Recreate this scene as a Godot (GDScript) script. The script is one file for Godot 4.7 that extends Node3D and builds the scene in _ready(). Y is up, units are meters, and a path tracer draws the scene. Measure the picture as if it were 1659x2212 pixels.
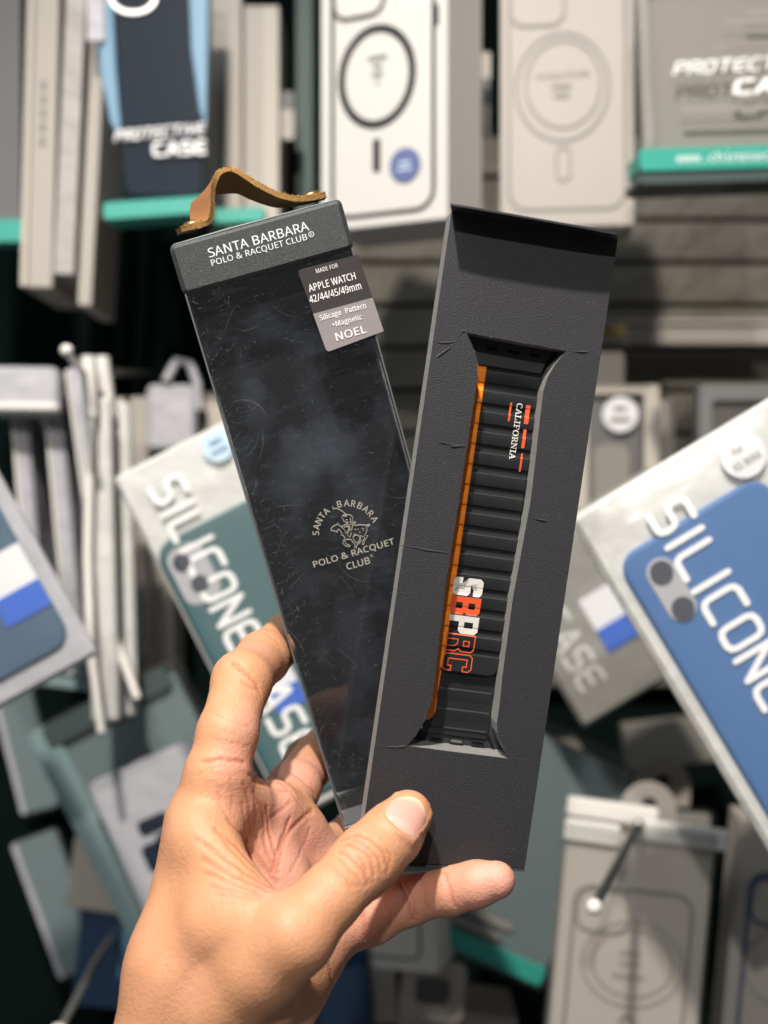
extends Node3D
# A hand holds up two slim black boxes (a clear-fronted sleeve and its card tray with a watch band)
# in front of a shop wall hung with phone-case packages. Metres, y up; the lens is 1.4 m above the floor.

const EYE := Vector3(0, 1.4, 0)
const FOV := 42.0
const SHEET := Vector2(1659, 2212)      # the measuring sheet that positions were read off on
var focal := 0.0
var rng := RandomNumberGenerator.new()
var M := {}
var taken := {}
var sans: Font
var serif: Font
var mono: Font

# ---------------------------------------------------------------- measuring
func at(px: float, py: float, d: float) -> Vector3:
	return EYE + Vector3((px - SHEET.x / 2) * d / focal, (SHEET.y / 2 - py) * d / focal, -d)

func loc(xf: Transform3D, px: float, py: float, z := 0.0) -> Vector2:
	var o := xf.affine_inverse() * EYE
	var e := xf.affine_inverse() * at(px, py, 1.0)
	var r := e - o
	var p := o + r * ((z - o.z) / r.z)
	return Vector2(p.x, p.y)

func frame(px: float, py: float, d: float, roll := 0.0, yaw := 0.0, pitch := 0.0) -> Transform3D:
	return Transform3D(Basis.from_euler(Vector3(deg_to_rad(pitch), deg_to_rad(yaw), deg_to_rad(roll))), at(px, py, d))

# ---------------------------------------------------------------- things and parts
func numbered(called: String) -> String:
	taken[called] = taken.get(called, -1) + 1
	return called if taken[called] == 0 else "%s_%03d" % [called, taken[called]]

func thing(called: String, label: String, category: String, xf := Transform3D(), group := "") -> Node3D:
	var o := Node3D.new()
	o.name = numbered(called)
	add_child(o)
	o.transform = xf
	tag(o, label, category, group)
	return o

func tag(o: Node, label: String, category: String, group := "") -> void:
	o.set_meta("label", label)
	o.set_meta("category", category)
	if group:
		o.set_meta("group", group)

func part(parent: Node, called: String, mesh: Mesh, m: Material, xf := Transform3D()) -> MeshInstance3D:
	var o := MeshInstance3D.new()
	o.name = called
	o.mesh = mesh
	o.material_override = m
	o.transform = xf
	parent.add_child(o, true)
	return o

func off(x: float, y: float, z: float) -> Transform3D:
	return Transform3D(Basis(), Vector3(x, y, z))

# ---------------------------------------------------------------- shapes
class Shape:
	var v := PackedVector3Array()
	var n := PackedVector3Array()
	var uv := PackedVector2Array()
	func tri(a: Vector3, b: Vector3, c: Vector3, na: Vector3, nb: Vector3, nc: Vector3) -> void:
		if (b - a).cross(c - a).dot(na + nb + nc) > 0.0:
			var t := b
			b = c
			c = t
			t = nb
			nb = nc
			nc = t
		v.append_array([a, b, c])
		n.append_array([na, nb, nc])
		uv.append_array([Vector2(a.x, -a.y), Vector2(b.x, -b.y), Vector2(c.x, -c.y)])
	func quad(a: Vector3, b: Vector3, c: Vector3, d: Vector3, na: Vector3, nb := Vector3.ZERO, nc := Vector3.ZERO, nd := Vector3.ZERO) -> void:
		if nb == Vector3.ZERO:
			nb = na
			nc = na
			nd = na
		tri(a, b, c, na, nb, nc)
		tri(a, c, d, na, nc, nd)
	func flat(a: Vector3, b: Vector3, c: Vector3, d: Vector3, away: Vector3) -> void:
		var m := (c - a).cross(d - b).normalized()
		if m.dot(away) < 0.0:
			m = -m
		quad(a, b, c, d, m)
	func done() -> ArrayMesh:
		var arr := []
		arr.resize(Mesh.ARRAY_MAX)
		arr[Mesh.ARRAY_VERTEX] = v
		arr[Mesh.ARRAY_NORMAL] = n
		arr[Mesh.ARRAY_TEX_UV] = uv
		var m := ArrayMesh.new()
		m.add_surface_from_arrays(Mesh.PRIMITIVE_TRIANGLES, arr)
		return m

func rrect(w: float, h: float, r: float, seg := 6) -> PackedVector2Array:
	r = minf(r, minf(w, h) / 2 - 0.00001)
	var out := PackedVector2Array()
	for q in 4:
		var c := Vector2([1, -1, -1, 1][q] * (w / 2 - r), [1, 1, -1, -1][q] * (h / 2 - r))
		for i in seg + 1:
			var a := PI / 2 * (q + float(i) / seg)
			out.append(c + Vector2(cos(a), sin(a)) * r)
	return out

func inset(p: PackedVector2Array, by: float) -> PackedVector2Array:
	var out := PackedVector2Array()
	var s := 1.0 if not Geometry2D.is_polygon_clockwise(p) else -1.0
	var k := p.size()
	for i in k:
		var a := (p[i] - p[(i + k - 1) % k]).normalized()
		var b := (p[(i + 1) % k] - p[i]).normalized()
		var na := Vector2(-a.y, a.x) * s
		var nb := Vector2(-b.y, b.x) * s
		var m := (na + nb).normalized()
		out.append(p[i] + m * by / maxf(0.4, m.dot(na)))
	return out

func prism_into(s: Shape, poly: PackedVector2Array, z0: float, z1: float, bevel := 0.0) -> void:
	var k := poly.size()
	var top := inset(poly, bevel) if bevel > 0.0 else poly
	var t := Geometry2D.triangulate_polygon(top)
	for i in range(0, t.size(), 3):
		var a := top[t[i]]
		var b := top[t[i + 1]]
		var c := top[t[i + 2]]
		s.tri(Vector3(a.x, a.y, z1), Vector3(b.x, b.y, z1), Vector3(c.x, c.y, z1), Vector3.BACK, Vector3.BACK, Vector3.BACK)
	t = Geometry2D.triangulate_polygon(poly)
	for i in range(0, t.size(), 3):
		var a := poly[t[i]]
		var b := poly[t[i + 1]]
		var c := poly[t[i + 2]]
		s.tri(Vector3(a.x, a.y, z0), Vector3(b.x, b.y, z0), Vector3(c.x, c.y, z0), Vector3.FORWARD, Vector3.FORWARD, Vector3.FORWARD)
	var sgn := -1.0 if not Geometry2D.is_polygon_clockwise(poly) else 1.0
	for i in k:
		var j := (i + 1) % k
		var e := (poly[j] - poly[i]).normalized()
		var nn := Vector3(-e.y * sgn, e.x * sgn, 0)
		var zt := z1 - bevel
		s.quad(Vector3(poly[i].x, poly[i].y, z0), Vector3(poly[j].x, poly[j].y, z0), Vector3(poly[j].x, poly[j].y, zt), Vector3(poly[i].x, poly[i].y, zt), nn)
		if bevel > 0.0:
			s.quad(Vector3(poly[i].x, poly[i].y, zt), Vector3(poly[j].x, poly[j].y, zt), Vector3(top[j].x, top[j].y, z1), Vector3(top[i].x, top[i].y, z1), (nn + Vector3.BACK).normalized())

func prism(poly: PackedVector2Array, z0: float, z1: float, bevel := 0.0) -> ArrayMesh:
	var s := Shape.new()
	prism_into(s, poly, z0, z1, bevel)
	return s.done()

func slab(w: float, h: float, d: float, r := 0.002, bevel := 0.0006, seg := 4) -> ArrayMesh:
	# front face at z = 0, back at z = -d
	return prism(rrect(w, h, r, seg), -d, 0.0, bevel)

func ring(outer: PackedVector2Array, inner: PackedVector2Array, z0: float, z1: float) -> ArrayMesh:
	var s := Shape.new()
	var k := outer.size()
	for i in k:
		var j := (i + 1) % k
		var oa := outer[i]
		var ob := outer[j]
		var ia := inner[i]
		var ib := inner[j]
		s.quad(Vector3(oa.x, oa.y, z1), Vector3(ob.x, ob.y, z1), Vector3(ib.x, ib.y, z1), Vector3(ia.x, ia.y, z1), Vector3.BACK)
		s.flat(Vector3(oa.x, oa.y, z0), Vector3(ob.x, ob.y, z0), Vector3(ob.x, ob.y, z1), Vector3(oa.x, oa.y, z1), Vector3(oa.x - ia.x, oa.y - ia.y, 0))
		s.flat(Vector3(ia.x, ia.y, z0), Vector3(ib.x, ib.y, z0), Vector3(ib.x, ib.y, z1), Vector3(ia.x, ia.y, z1), Vector3(ia.x - oa.x, ia.y - oa.y, 0))
	return s.done()

func outline(w: float, h: float, r: float, line: float, seg := 8) -> ArrayMesh:
	return ring(rrect(w, h, r, seg), rrect(w - 2 * line, h - 2 * line, maxf(r - line, 0.0002), seg), 0.0, 0.0004)

func oval(rx: float, ry: float, seg := 40) -> PackedVector2Array:
	var out := PackedVector2Array()
	for i in seg:
		var a := TAU * i / seg
		out.append(Vector2(cos(a) * rx, sin(a) * ry))
	return out

func tube(points: Array, r: Variant, seg := 8, caps := true) -> ArrayMesh:
	var s := Shape.new()
	var rings := []
	var norms := []
	var u := Vector3.ZERO
	for i in points.size():
		var p: Vector3 = points[i]
		var a: Vector3 = points[maxi(i - 1, 0)]
		var b: Vector3 = points[mini(i + 1, points.size() - 1)]
		var t := (b - a).normalized()
		if u == Vector3.ZERO:
			u = t.cross(Vector3.UP if absf(t.y) < 0.9 else Vector3.RIGHT).normalized()
		u = (u - t * u.dot(t)).normalized()
		var w := t.cross(u)
		var rr: float = r[i] if r is Array else r
		var row := []
		var nrow := []
		for k in seg:
			var an := TAU * k / seg
			var q := u * cos(an) + w * sin(an)
			row.append(p + q * rr)
			nrow.append(q)
		rings.append(row)
		norms.append(nrow)
	for i in points.size() - 1:
		for k in seg:
			var l := (k + 1) % seg
			s.quad(rings[i][k], rings[i][l], rings[i + 1][l], rings[i + 1][k], norms[i][k], norms[i][l], norms[i + 1][l], norms[i + 1][k])
	if caps:
		for e in [0, points.size() - 1]:
			var c: Vector3 = points[e]
			var away: Vector3 = (points[e] - points[1 if e == 0 else e - 1]).normalized()
			for k in seg:
				s.tri(c, rings[e][k], rings[e][(k + 1) % seg], away, away, away)
	return s.done()

func ball(r: float) -> SphereMesh:
	var b := SphereMesh.new()
	b.radius = r
	b.height = 2 * r
	b.radial_segments = 20
	b.rings = 10
	return b

func lettering(text: String, w: float, h: float, font: Font, depth := 0.0002) -> ArrayMesh:
	# the text as real flat letters, its ink box centred and scaled to w x h (w = 0 keeps the proportions)
	var t := TextMesh.new()
	t.text = text
	t.font = font
	t.font_size = 64
	t.pixel_size = 0.01
	t.curve_step = 1.0
	t.depth = 0.02
	var a := t.surface_get_arrays(0)
	var v: PackedVector3Array = a[Mesh.ARRAY_VERTEX]
	var lo := Vector3.INF
	var hi := -Vector3.INF
	for p in v:
		lo = lo.min(p)
		hi = hi.max(p)
	var c := (lo + hi) / 2
	var sy := h / (hi.y - lo.y)
	var sx := sy if w <= 0.0 else w / (hi.x - lo.x)
	for i in v.size():
		v[i] = Vector3((v[i].x - c.x) * sx, (v[i].y - c.y) * sy, (v[i].z - lo.z) / (hi.z - lo.z) * depth)
	a[Mesh.ARRAY_VERTEX] = v
	var keep := []
	keep.resize(Mesh.ARRAY_MAX)
	keep[Mesh.ARRAY_VERTEX] = v
	keep[Mesh.ARRAY_NORMAL] = a[Mesh.ARRAY_NORMAL]
	keep[Mesh.ARRAY_INDEX] = a[Mesh.ARRAY_INDEX]
	var m := ArrayMesh.new()
	m.add_surface_from_arrays(Mesh.PRIMITIVE_TRIANGLES, keep)
	return m

func flat_triangles(m: ArrayMesh) -> Array:
	# the front faces of lettering as plain 2D triangles
	var a := m.surface_get_arrays(0)
	var v: PackedVector3Array = a[Mesh.ARRAY_VERTEX]
	var ix: PackedInt32Array = a[Mesh.ARRAY_INDEX]
	var top := 0.0
	for p in v:
		top = maxf(top, p.z)
	var out := []
	for i in range(0, ix.size(), 3):
		var t := [v[ix[i]], v[ix[i + 1]], v[ix[i + 2]]]
		if t.all(func(p): return p.z > top * 0.9):
			out.append(PackedVector2Array([Vector2(t[0].x, t[0].y), Vector2(t[1].x, t[1].y), Vector2(t[2].x, t[2].y)]))
	return out

func cut(p: PackedVector2Array, y: float, below: bool) -> PackedVector2Array:
	var out := PackedVector2Array()
	for i in p.size():
		var a := p[i]
		var b := p[(i + 1) % p.size()]
		var ina := (a.y <= y) == below
		var inb := (b.y <= y) == below
		if ina:
			out.append(a)
		if ina != inb:
			out.append(a.lerp(b, (y - a.y) / (b.y - a.y)))
	return out

func drape(pieces: Array, height: Callable, step: float, lift: float) -> ArrayMesh:
	# flat pieces laid over a ribbed surface: cut into strips along y, each corner set on the surface
	var s := Shape.new()
	for piece: PackedVector2Array in pieces:
		var lo := INF
		var hi := -INF
		for p in piece:
			lo = minf(lo, p.y)
			hi = maxf(hi, p.y)
		var y := floorf(lo / step) * step
		while y < hi:
			var q := cut(cut(piece, y, false), y + step, true)
			if q.size() >= 3:
				for i in range(1, q.size() - 1):
					var c := []
					var nn := []
					for k in [0, i, i + 1]:
						var z: float = height.call(q[k].y)
						c.append(Vector3(q[k].x, q[k].y, z + lift))
						nn.append(Vector3(0, -(height.call(q[k].y + 0.0001) - height.call(q[k].y - 0.0001)) / 0.0002, 1).normalized())
					if absf((c[1] - c[0]).cross(c[2] - c[0]).z) > 1e-13:
						s.tri(c[0], c[1], c[2], nn[0], nn[1], nn[2])
			y += step
	return s.done()

# ---------------------------------------------------------------- materials
func mat(called: String, r: float, g: float, b: float, rough := 0.6, metal := 0.0) -> StandardMaterial3D:
	var m := StandardMaterial3D.new()
	m.resource_name = called
	m.albedo_color = Color(r, g, b).linear_to_srgb()
	m.roughness = rough
	m.metallic = metal
	M[called] = m
	return m

func clear(called: String, r: float, g: float, b: float, a: float, rough := 0.08) -> StandardMaterial3D:
	var m := mat(called, r, g, b, rough)
	m.albedo_color.a = a
	m.transparency = BaseMaterial3D.TRANSPARENCY_ALPHA
	return m

func noise_map(freq: float, seed_: int, normal := false, strength := 4.0, kind := FastNoiseLite.TYPE_SIMPLEX_SMOOTH, size := 512) -> NoiseTexture2D:
	var f := FastNoiseLite.new()
	f.seed = seed_
	f.frequency = freq
	f.noise_type = kind
	f.fractal_octaves = 4
	var t := NoiseTexture2D.new()
	t.width = size
	t.height = size
	t.seamless = true
	t.noise = f
	t.as_normal_map = normal
	t.bump_strength = strength
	return t

func speckled(lo: float, hi: float, tint: Color, fibres: int, seed_: int, bright: float, size := 1024) -> ImageTexture:
	# dyed paper: fine mottling with paler loose fibres lying in every direction
	var f := FastNoiseLite.new()
	f.seed = seed_
	f.frequency = 0.22
	f.fractal_octaves = 3
	var im := Image.create(size, size, false, Image.FORMAT_RGB8)
	for y in size:
		for x in size:
			var t := f.get_noise_2d(x, y) * 0.5 + 0.5
			var v := lerpf(lo, hi, t)
			im.set_pixel(x, y, Color(v * tint.r, v * tint.g, v * tint.b))
	var rg := RandomNumberGenerator.new()
	rg.seed = seed_
	for i in fibres:
		var p := Vector2(rg.randf() * size, rg.randf() * size)
		var a := rg.randf() * TAU
		var b := rg.randf_range(0.3, 1.0) * bright
		var turn := rg.randf_range(-0.12, 0.12)
		for k in rg.randi_range(2, 16):
			var q := Vector2i(posmod(int(p.x), size), posmod(int(p.y), size))
			var c := im.get_pixelv(q)
			im.set_pixelv(q, Color(minf(1, c.r + b * tint.r), minf(1, c.g + b * tint.g), minf(1, c.b + b * tint.b)))
			p += Vector2(cos(a), sin(a))
			a += turn
	return ImageTexture.create_from_image(im)

func dust_and_reflections(w: int, h: int) -> ImageTexture:
	# what clings to the plastic front: wiped dust, finger marks, hair scratches and bright specks; broad smears double as painted reflections
	var im := Image.create(w, h, false, Image.FORMAT_RGBA8)
	var cloud := FastNoiseLite.new()
	cloud.seed = 5
	cloud.frequency = 0.0042
	cloud.fractal_octaves = 4
	var wipe := FastNoiseLite.new()
	wipe.seed = 9
	wipe.frequency = 0.02
	wipe.fractal_octaves = 3
	var fine := FastNoiseLite.new()
	fine.seed = 12
	fine.frequency = 0.35
	var reflection_smears := [[0.48, 0.31, 0.26, 0.055, 0.30], [0.30, 0.36, 0.20, 0.05, 0.22], [0.66, 0.42, 0.16, 0.07, 0.16], [0.55, 0.24, 0.10, 0.05, 0.10], [0.40, 0.66, 0.16, 0.09, 0.14], [0.62, 0.55, 0.18, 0.05, 0.10], [0.2, 0.2, 0.10, 0.09, 0.12]]  # finger marks; the broad ones paint soft reflections of the shop
	for y in h:
		for x in w:
			var u := float(x) / w
			var t := float(y) / h
			var a := 0.013 + 0.042 * smoothstep(-0.05, 0.55, cloud.get_noise_2d(x, y))
			a += 0.022 * smoothstep(0.1, 0.6, wipe.get_noise_2d(x * 0.35 + y * 0.1, y * 1.6))
			for s in reflection_smears:
				var dx: float = (u - s[0] + 0.05 * wipe.get_noise_2d(y * 0.5, x * 0.3)) / s[2]
				var dy: float = (t - s[1] + 0.02 * wipe.get_noise_2d(x * 0.5, y * 0.2)) / s[3]
				var q := dx * dx + dy * dy
				if q < 1.0:
					a += s[4] * 0.50 * (1.0 - q) * (0.75 + 0.5 * fine.get_noise_2d(x * 0.3, y * 0.6))
			a *= 0.62 * (0.72 + 0.5 * fine.get_noise_2d(x, y))
			im.set_pixel(x, y, Color(0.68, 0.73, 0.82, clampf(a, 0, 1)))
	var rg := RandomNumberGenerator.new()
	rg.seed = 77
	for i in 420:
		var near_edge := rg.randf() < 0.6
		var p := Vector2((absf(rg.randfn(0, 0.09)) if near_edge else rg.randf()) * w, rg.randf() * h)
		var a := rg.randfn(-0.5 if near_edge else 0.9, 0.55)
		var turn := rg.randf_range(-0.012, 0.012)
		var b := rg.randf_range(0.05, 0.22) * (2.4 if rg.randf() < 0.03 else 1.0)
		var length := rg.randi_range(5, 34) if rg.randf() < 0.93 else rg.randi_range(60, 200)
		for k in length:
			var fade := sin(PI * (k + 0.5) / length)
			var q := Vector2i(clampi(int(p.x), 0, w - 1), clampi(int(p.y), 0, h - 1))
			im.set_pixelv(q, Color(0.85, 0.87, 0.9, clampf(maxf(im.get_pixelv(q).a, b * fade), 0, 1)))
			p += Vector2(cos(a), sin(a))
			a += turn
	for i in 1700:
		var q := Vector2i(rg.randi() % w, rg.randi() % h)
		im.set_pixelv(q, Color(0.9, 0.9, 0.9, pow(rg.randf(), 2.0) * 0.75))
		if rg.randf() < 0.18:
			im.set_pixel(mini(q.x + 1, w - 1), q.y, Color(0.9, 0.9, 0.85, rg.randf_range(0.3, 0.9)))
	return ImageTexture.create_from_image(im)

func tri_map(m: StandardMaterial3D, scale: float) -> void:
	m.uv1_triplanar = true
	m.uv1_scale = Vector3.ONE * scale

func materials() -> void:
	var card := mat("black_card", 1, 1, 1, 0.62)
	card.albedo_texture = speckled(0.108, 0.155, Color(0.95, 0.96, 1.09), 5200, 3, 0.16)
	card.normal_enabled = true
	card.normal_texture = noise_map(0.22, 4, true, 2.5)
	card.normal_scale = 0.5
	tri_map(card, 17.0)
	var lid := mat("header_card", 1, 1, 1, 0.5)
	lid.albedo_texture = speckled(0.19, 0.27, Color(0.94, 1.0, 1.01), 5000, 8, 0.16, 512)
	lid.normal_enabled = true
	lid.normal_texture = noise_map(0.16, 14, true, 3.0)
	tri_map(lid, 34.0)
	mat("inner_card", 0.008, 0.009, 0.011, 0.6).metallic_specular = 0.2
	var foam := mat("foam", 1, 1, 1, 0.9)
	foam.albedo_texture = speckled(0.34, 0.78, Color(1, 0.995, 0.985), 0, 21, 0, 512)
	foam.normal_enabled = true
	foam.normal_texture = noise_map(0.2, 24, true, 10.0)
	tri_map(foam, 60.0)
	var rubber := mat("rubber", 0.013, 0.015, 0.016, 0.33)
	rubber.normal_enabled = true
	rubber.normal_texture = noise_map(0.25, 31, true, 2.0)
	rubber.normal_scale = 0.4
	tri_map(rubber, 120.0)
	mat("orange_rubber", 0.90, 0.24, 0.012, 0.4)
	mat("print_white", 0.62, 0.60, 0.56, 0.6)
	mat("print_orange", 0.66, 0.085, 0.02, 0.55)
	mat("steel_pin", 0.5, 0.5, 0.5, 0.25, 1.0)
	mat("foil", 0.86, 0.88, 0.90, 0.35, 0.2)
	mat("logo_print", 0.42, 0.40, 0.35, 0.5)
	clear("sleeve_plastic", 0.9, 0.95, 1.0, 0.006, 0.05)
	mat("plastic_edge", 0.10, 0.11, 0.12, 0.25)
	mat("plastic_seam", 0.13, 0.14, 0.15, 0.2)
	var dust_reflections := mat("dust_reflections", 1, 1, 1, 0.75)
	dust_reflections.albedo_texture = dust_and_reflections(640, 2048)
	dust_reflections.transparency = BaseMaterial3D.TRANSPARENCY_ALPHA
	var dark_label := mat("label_dark", 1, 1, 1, 0.4)
	dark_label.albedo_texture = speckled(0.12, 0.34, Color(1.0, 0.94, 0.96), 0, 41, 0, 512)
	tri_map(dark_label, 60.0)
	var grey_label := mat("label_grey", 1, 1, 1, 0.4)
	grey_label.albedo_texture = speckled(0.46, 0.66, Color(1.0, 0.955, 0.97), 0, 43, 0, 512)
	tri_map(grey_label, 60.0)
	mat("label_print", 0.86, 0.83, 0.84, 0.4)
	var leather := mat("leather", 1, 1, 1, 0.55)
	leather.albedo_texture = speckled(0.52, 0.72, Color(1.0, 0.70, 0.47), 2000, 51, 0.06, 512)
	leather.normal_enabled = true
	leather.normal_texture = noise_map(0.1, 54, true, 6.0)
	tri_map(leather, 70.0)
	var suede := mat("suede", 1, 1, 1, 0.95)
	suede.albedo_texture = speckled(0.34, 0.60, Color(1.0, 0.76, 0.42), 16000, 61, 0.16, 512)  # brown suede, darkened to hold the shade under the loop
	tri_map(suede, 60.0)
	mat("leather_fibre", 0.52, 0.34, 0.13, 0.9)
	mat("worn_glare_card", 0.22, 0.235, 0.24, 0.7)
	mat("brass", 0.75, 0.55, 0.22, 0.3, 1.0)
	# the hand
	var skin := mat("skin", 1, 1, 1, 0.53)
	skin.vertex_color_use_as_albedo = true
	skin.heightmap_enabled = true
	skin.heightmap_texture = noise_map(0.06, 71, false, 1.0, FastNoiseLite.TYPE_CELLULAR)
	skin.heightmap_scale = 0.015
	skin.normal_enabled = true
	skin.normal_texture = noise_map(0.11, 75, true, 5.0)
	skin.normal_scale = 0.3
	skin.metallic_specular = 0.42
	tri_map(skin, 26.0)
	skin.subsurf_scatter_enabled = true
	skin.subsurf_scatter_strength = 0.08
	var nail := mat("nail", 0.70, 0.40, 0.33, 0.22)
	nail.vertex_color_use_as_albedo = true
	nail.albedo_color = Color.WHITE
	# the shop wall
	var slat := mat("slat", 0.115, 0.105, 0.085, 0.7)
	slat.normal_enabled = true
	slat.normal_texture = noise_map(0.02, 81, true, 4.0)
	tri_map(slat, 2.0)
	mat("shade_panel", 0.003, 0.0065, 0.006, 0.9).metallic_specular = 0.12  # shade between the packs is put into this near-black wall colour
	mat("green_post", 0.010, 0.045, 0.032, 0.5)
	mat("metal", 0.62, 0.60, 0.56, 0.3, 0.9)
	mat("dark_metal", 0.08, 0.08, 0.075, 0.35, 0.6)
	mat("plastic_white", 0.66, 0.64, 0.60, 0.4)
	mat("box_white", 0.53, 0.515, 0.495, 0.55)
	mat("box_grey_shade", 0.34, 0.31, 0.275, 0.55)  # a white carton in shade: the shade is put into this tone
	mat("box_warm", 0.34, 0.31, 0.275, 0.55)
	mat("box_dim", 0.34, 0.31, 0.275, 0.55)  # the lower right carton also carries its shade in this tone
	mat("box_side", 0.34, 0.31, 0.275, 0.55)
	mat("beige", 0.44, 0.40, 0.35, 0.6)
	mat("grey_pack", 0.33, 0.31, 0.29, 0.5)
	mat("dark_card", 0.10, 0.10, 0.10, 0.55)
	mat("grey_card", 0.20, 0.19, 0.165, 0.5)
	mat("navy", 0.009, 0.015, 0.026, 0.5).metallic_specular = 0.2
	mat("pale_blue", 0.13, 0.26, 0.38, 0.5)
	mat("turquoise", 0.022, 0.30, 0.235, 0.5)
	mat("line_black", 0.012, 0.014, 0.016, 0.5)
	mat("line_grey", 0.17, 0.16, 0.145, 0.5)
	mat("line_navy", 0.05, 0.075, 0.13, 0.5)
	mat("ink_white", 0.80, 0.80, 0.80, 0.5)
	mat("ink_faint", 0.25, 0.235, 0.215, 0.5)
	mat("ink_dark", 0.10, 0.10, 0.10, 0.5)
	mat("sticker_violet", 0.10, 0.125, 0.26, 0.5)
	mat("sticker_white", 0.66, 0.66, 0.68, 0.5)
	mat("sticker_blue", 0.46, 0.60, 0.72, 0.5)
	mat("label_blue", 0.02, 0.10, 0.48, 0.4)
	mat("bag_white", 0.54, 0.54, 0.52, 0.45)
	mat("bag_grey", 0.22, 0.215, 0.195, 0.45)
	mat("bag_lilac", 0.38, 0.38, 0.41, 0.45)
	for k in ["bag_white", "bag_grey", "bag_lilac", "grey_pack"]:
		M[k].normal_enabled = true
		M[k].normal_texture = noise_map(0.008, 91, true, 4.0)
		tri_map(M[k], 5.0)
	mat("case_teal", 0.035, 0.095, 0.105, 0.5)
	mat("case_blue", 0.042, 0.125, 0.31, 0.5)
	mat("case_slate", 0.035, 0.080, 0.14, 0.5)
	mat("lens_plate", 0.36, 0.36, 0.38, 0.4)
	mat("lens_dark", 0.045, 0.05, 0.07, 0.3)
	mat("pale_teal", 0.20, 0.29, 0.29, 0.4)
	mat("deep_teal", 0.045, 0.065, 0.066, 0.4)
	mat("mist_teal", 0.125, 0.165, 0.17, 0.4)
	mat("dark_blue", 0.010, 0.035, 0.085, 0.5)
	clear("bag_film", 0.80, 0.82, 0.80, 0.04, 0.24).metallic_specular = 0.32
	M.bag_film.normal_enabled = true
	M.bag_film.normal_texture = noise_map(0.006, 95, true, 3.0)
	tri_map(M.bag_film, 4.0)
	mat("side_plastic", 0.012, 0.013, 0.015, 0.15)
	mat("lamp_body", 0.05, 0.05, 0.05, 0.5)
	clear("film", 0.95, 0.97, 1.0, 0.003, 0.24).metallic_specular = 0.08

# ---------------------------------------------------------------- lamps, lens, air
func view_and_light() -> void:
	focal = SHEET.y / 2 / tan(deg_to_rad(FOV) / 2)
	var cam := Camera3D.new()
	cam.name = "camera"
	cam.fov = FOV
	cam.near = 0.02
	cam.far = 20.0
	cam.position = EYE
	var lens := CameraAttributesPhysical.new()
	lens.frustum_focal_length = 31.0
	lens.frustum_focus_distance = 0.432
	lens.exposure_aperture = 5.1
	cam.attributes = lens
	add_child(cam)
	cam.current = true
	var env := Environment.new()
	env.background_mode = Environment.BG_COLOR
	env.background_color = Color(0.10, 0.10, 0.10).linear_to_srgb()
	env.tonemap_mode = Environment.TONE_MAPPER_LINEAR
	env.tonemap_exposure = 1.0
	env.sdfgi_enabled = true
	env.ssao_enabled = true
	env.ssil_enabled = true
	var we := WorldEnvironment.new()
	we.name = "air"
	we.environment = env
	add_child(we)
	var aim := Vector3(0.0, 1.37, -0.43)
	spot("key_spotlight", aim + Vector3(-0.13, 0.82, 0.55).normalized() * 1.55, aim, 4.7, 30, 0.035, Color(1.0, 0.965, 0.92))
	spot("second_spotlight", aim + Vector3(-0.10, 0.50, 1.0).normalized() * 2.2, aim, 2.1, 40, 0.03, Color(1.0, 0.98, 0.955))
	var area := AreaLight3D.new()
	area.name = "added_overhead_fill"  # soft fill added overhead, with no fitting modelled
	area.area_size = Vector2(1.2, 0.6)
	area.light_color = Color(0.93, 0.97, 1.0)
	area.light_energy = 1.1
	area.shadow_enabled = true
	area.position = Vector3(-0.55, 2.85, 0.3)
	add_child(area)
	area.look_at(Vector3(0.15, 1.3, -0.9), Vector3.FORWARD)

func spot(called: String, from: Vector3, to: Vector3, energy: float, angle: float, size: float, tint: Color) -> void:
	var l := SpotLight3D.new()
	l.name = called
	l.light_energy = energy
	l.light_color = tint
	l.spot_angle = angle
	l.spot_angle_attenuation = 0.6
	l.spot_range = 8.0
	l.spot_attenuation = 2.0
	l.light_size = size
	l.shadow_enabled = true
	add_child(l)
	l.look_at_from_position(from, to, Vector3.UP)

# ---------------------------------------------------------------- the shop wall behind
func structure(called: String, mesh: Mesh, m: Material, xf := Transform3D()) -> MeshInstance3D:
	var o := part(self, called, mesh, m, xf)
	o.set_meta("kind", "structure")
	return o

func wall() -> void:
	var d := 1.16
	var k := d / focal
	structure("back_wall", slab(3000 * k, 3400 * k, 0.02, 0.001, 0.0), M.shade_panel, frame(829, 1106, d))
	var y := 330.0
	var board := slab(1250 * k, 82 * k, 0.018, 0.002, 0.0015)
	var holder := Node3D.new()
	holder.name = "slat_wall"
	holder.set_meta("kind", "structure")
	add_child(holder)
	while y < 1500:
		part(holder, "slat", board, M.slat, frame(1330, y, d - 0.022))
		y += 93
	var rail := thing("wall_rail", "pale horizontal rail on the slat wall above the grey packs", "rail", frame(1520, 718, d - 0.06))
	part(rail, "bar", slab(420 * k, 44 * k, 0.012, 0.002, 0.001), M.box_side)
	part(rail, "lip", slab(420 * k, 8 * k, 0.02, 0.001, 0.0005), M.beige, off(0, 24 * k, 0.004))
	var post := thing("wall_post", "dark green upright post in the gap left of white box", "post", frame(656, 240, 1.05))
	part(post, "post_face", slab(40 * 1.05 / focal, 900 * 1.05 / focal, 0.03, 0.002, 0.001), M.green_post)

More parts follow.
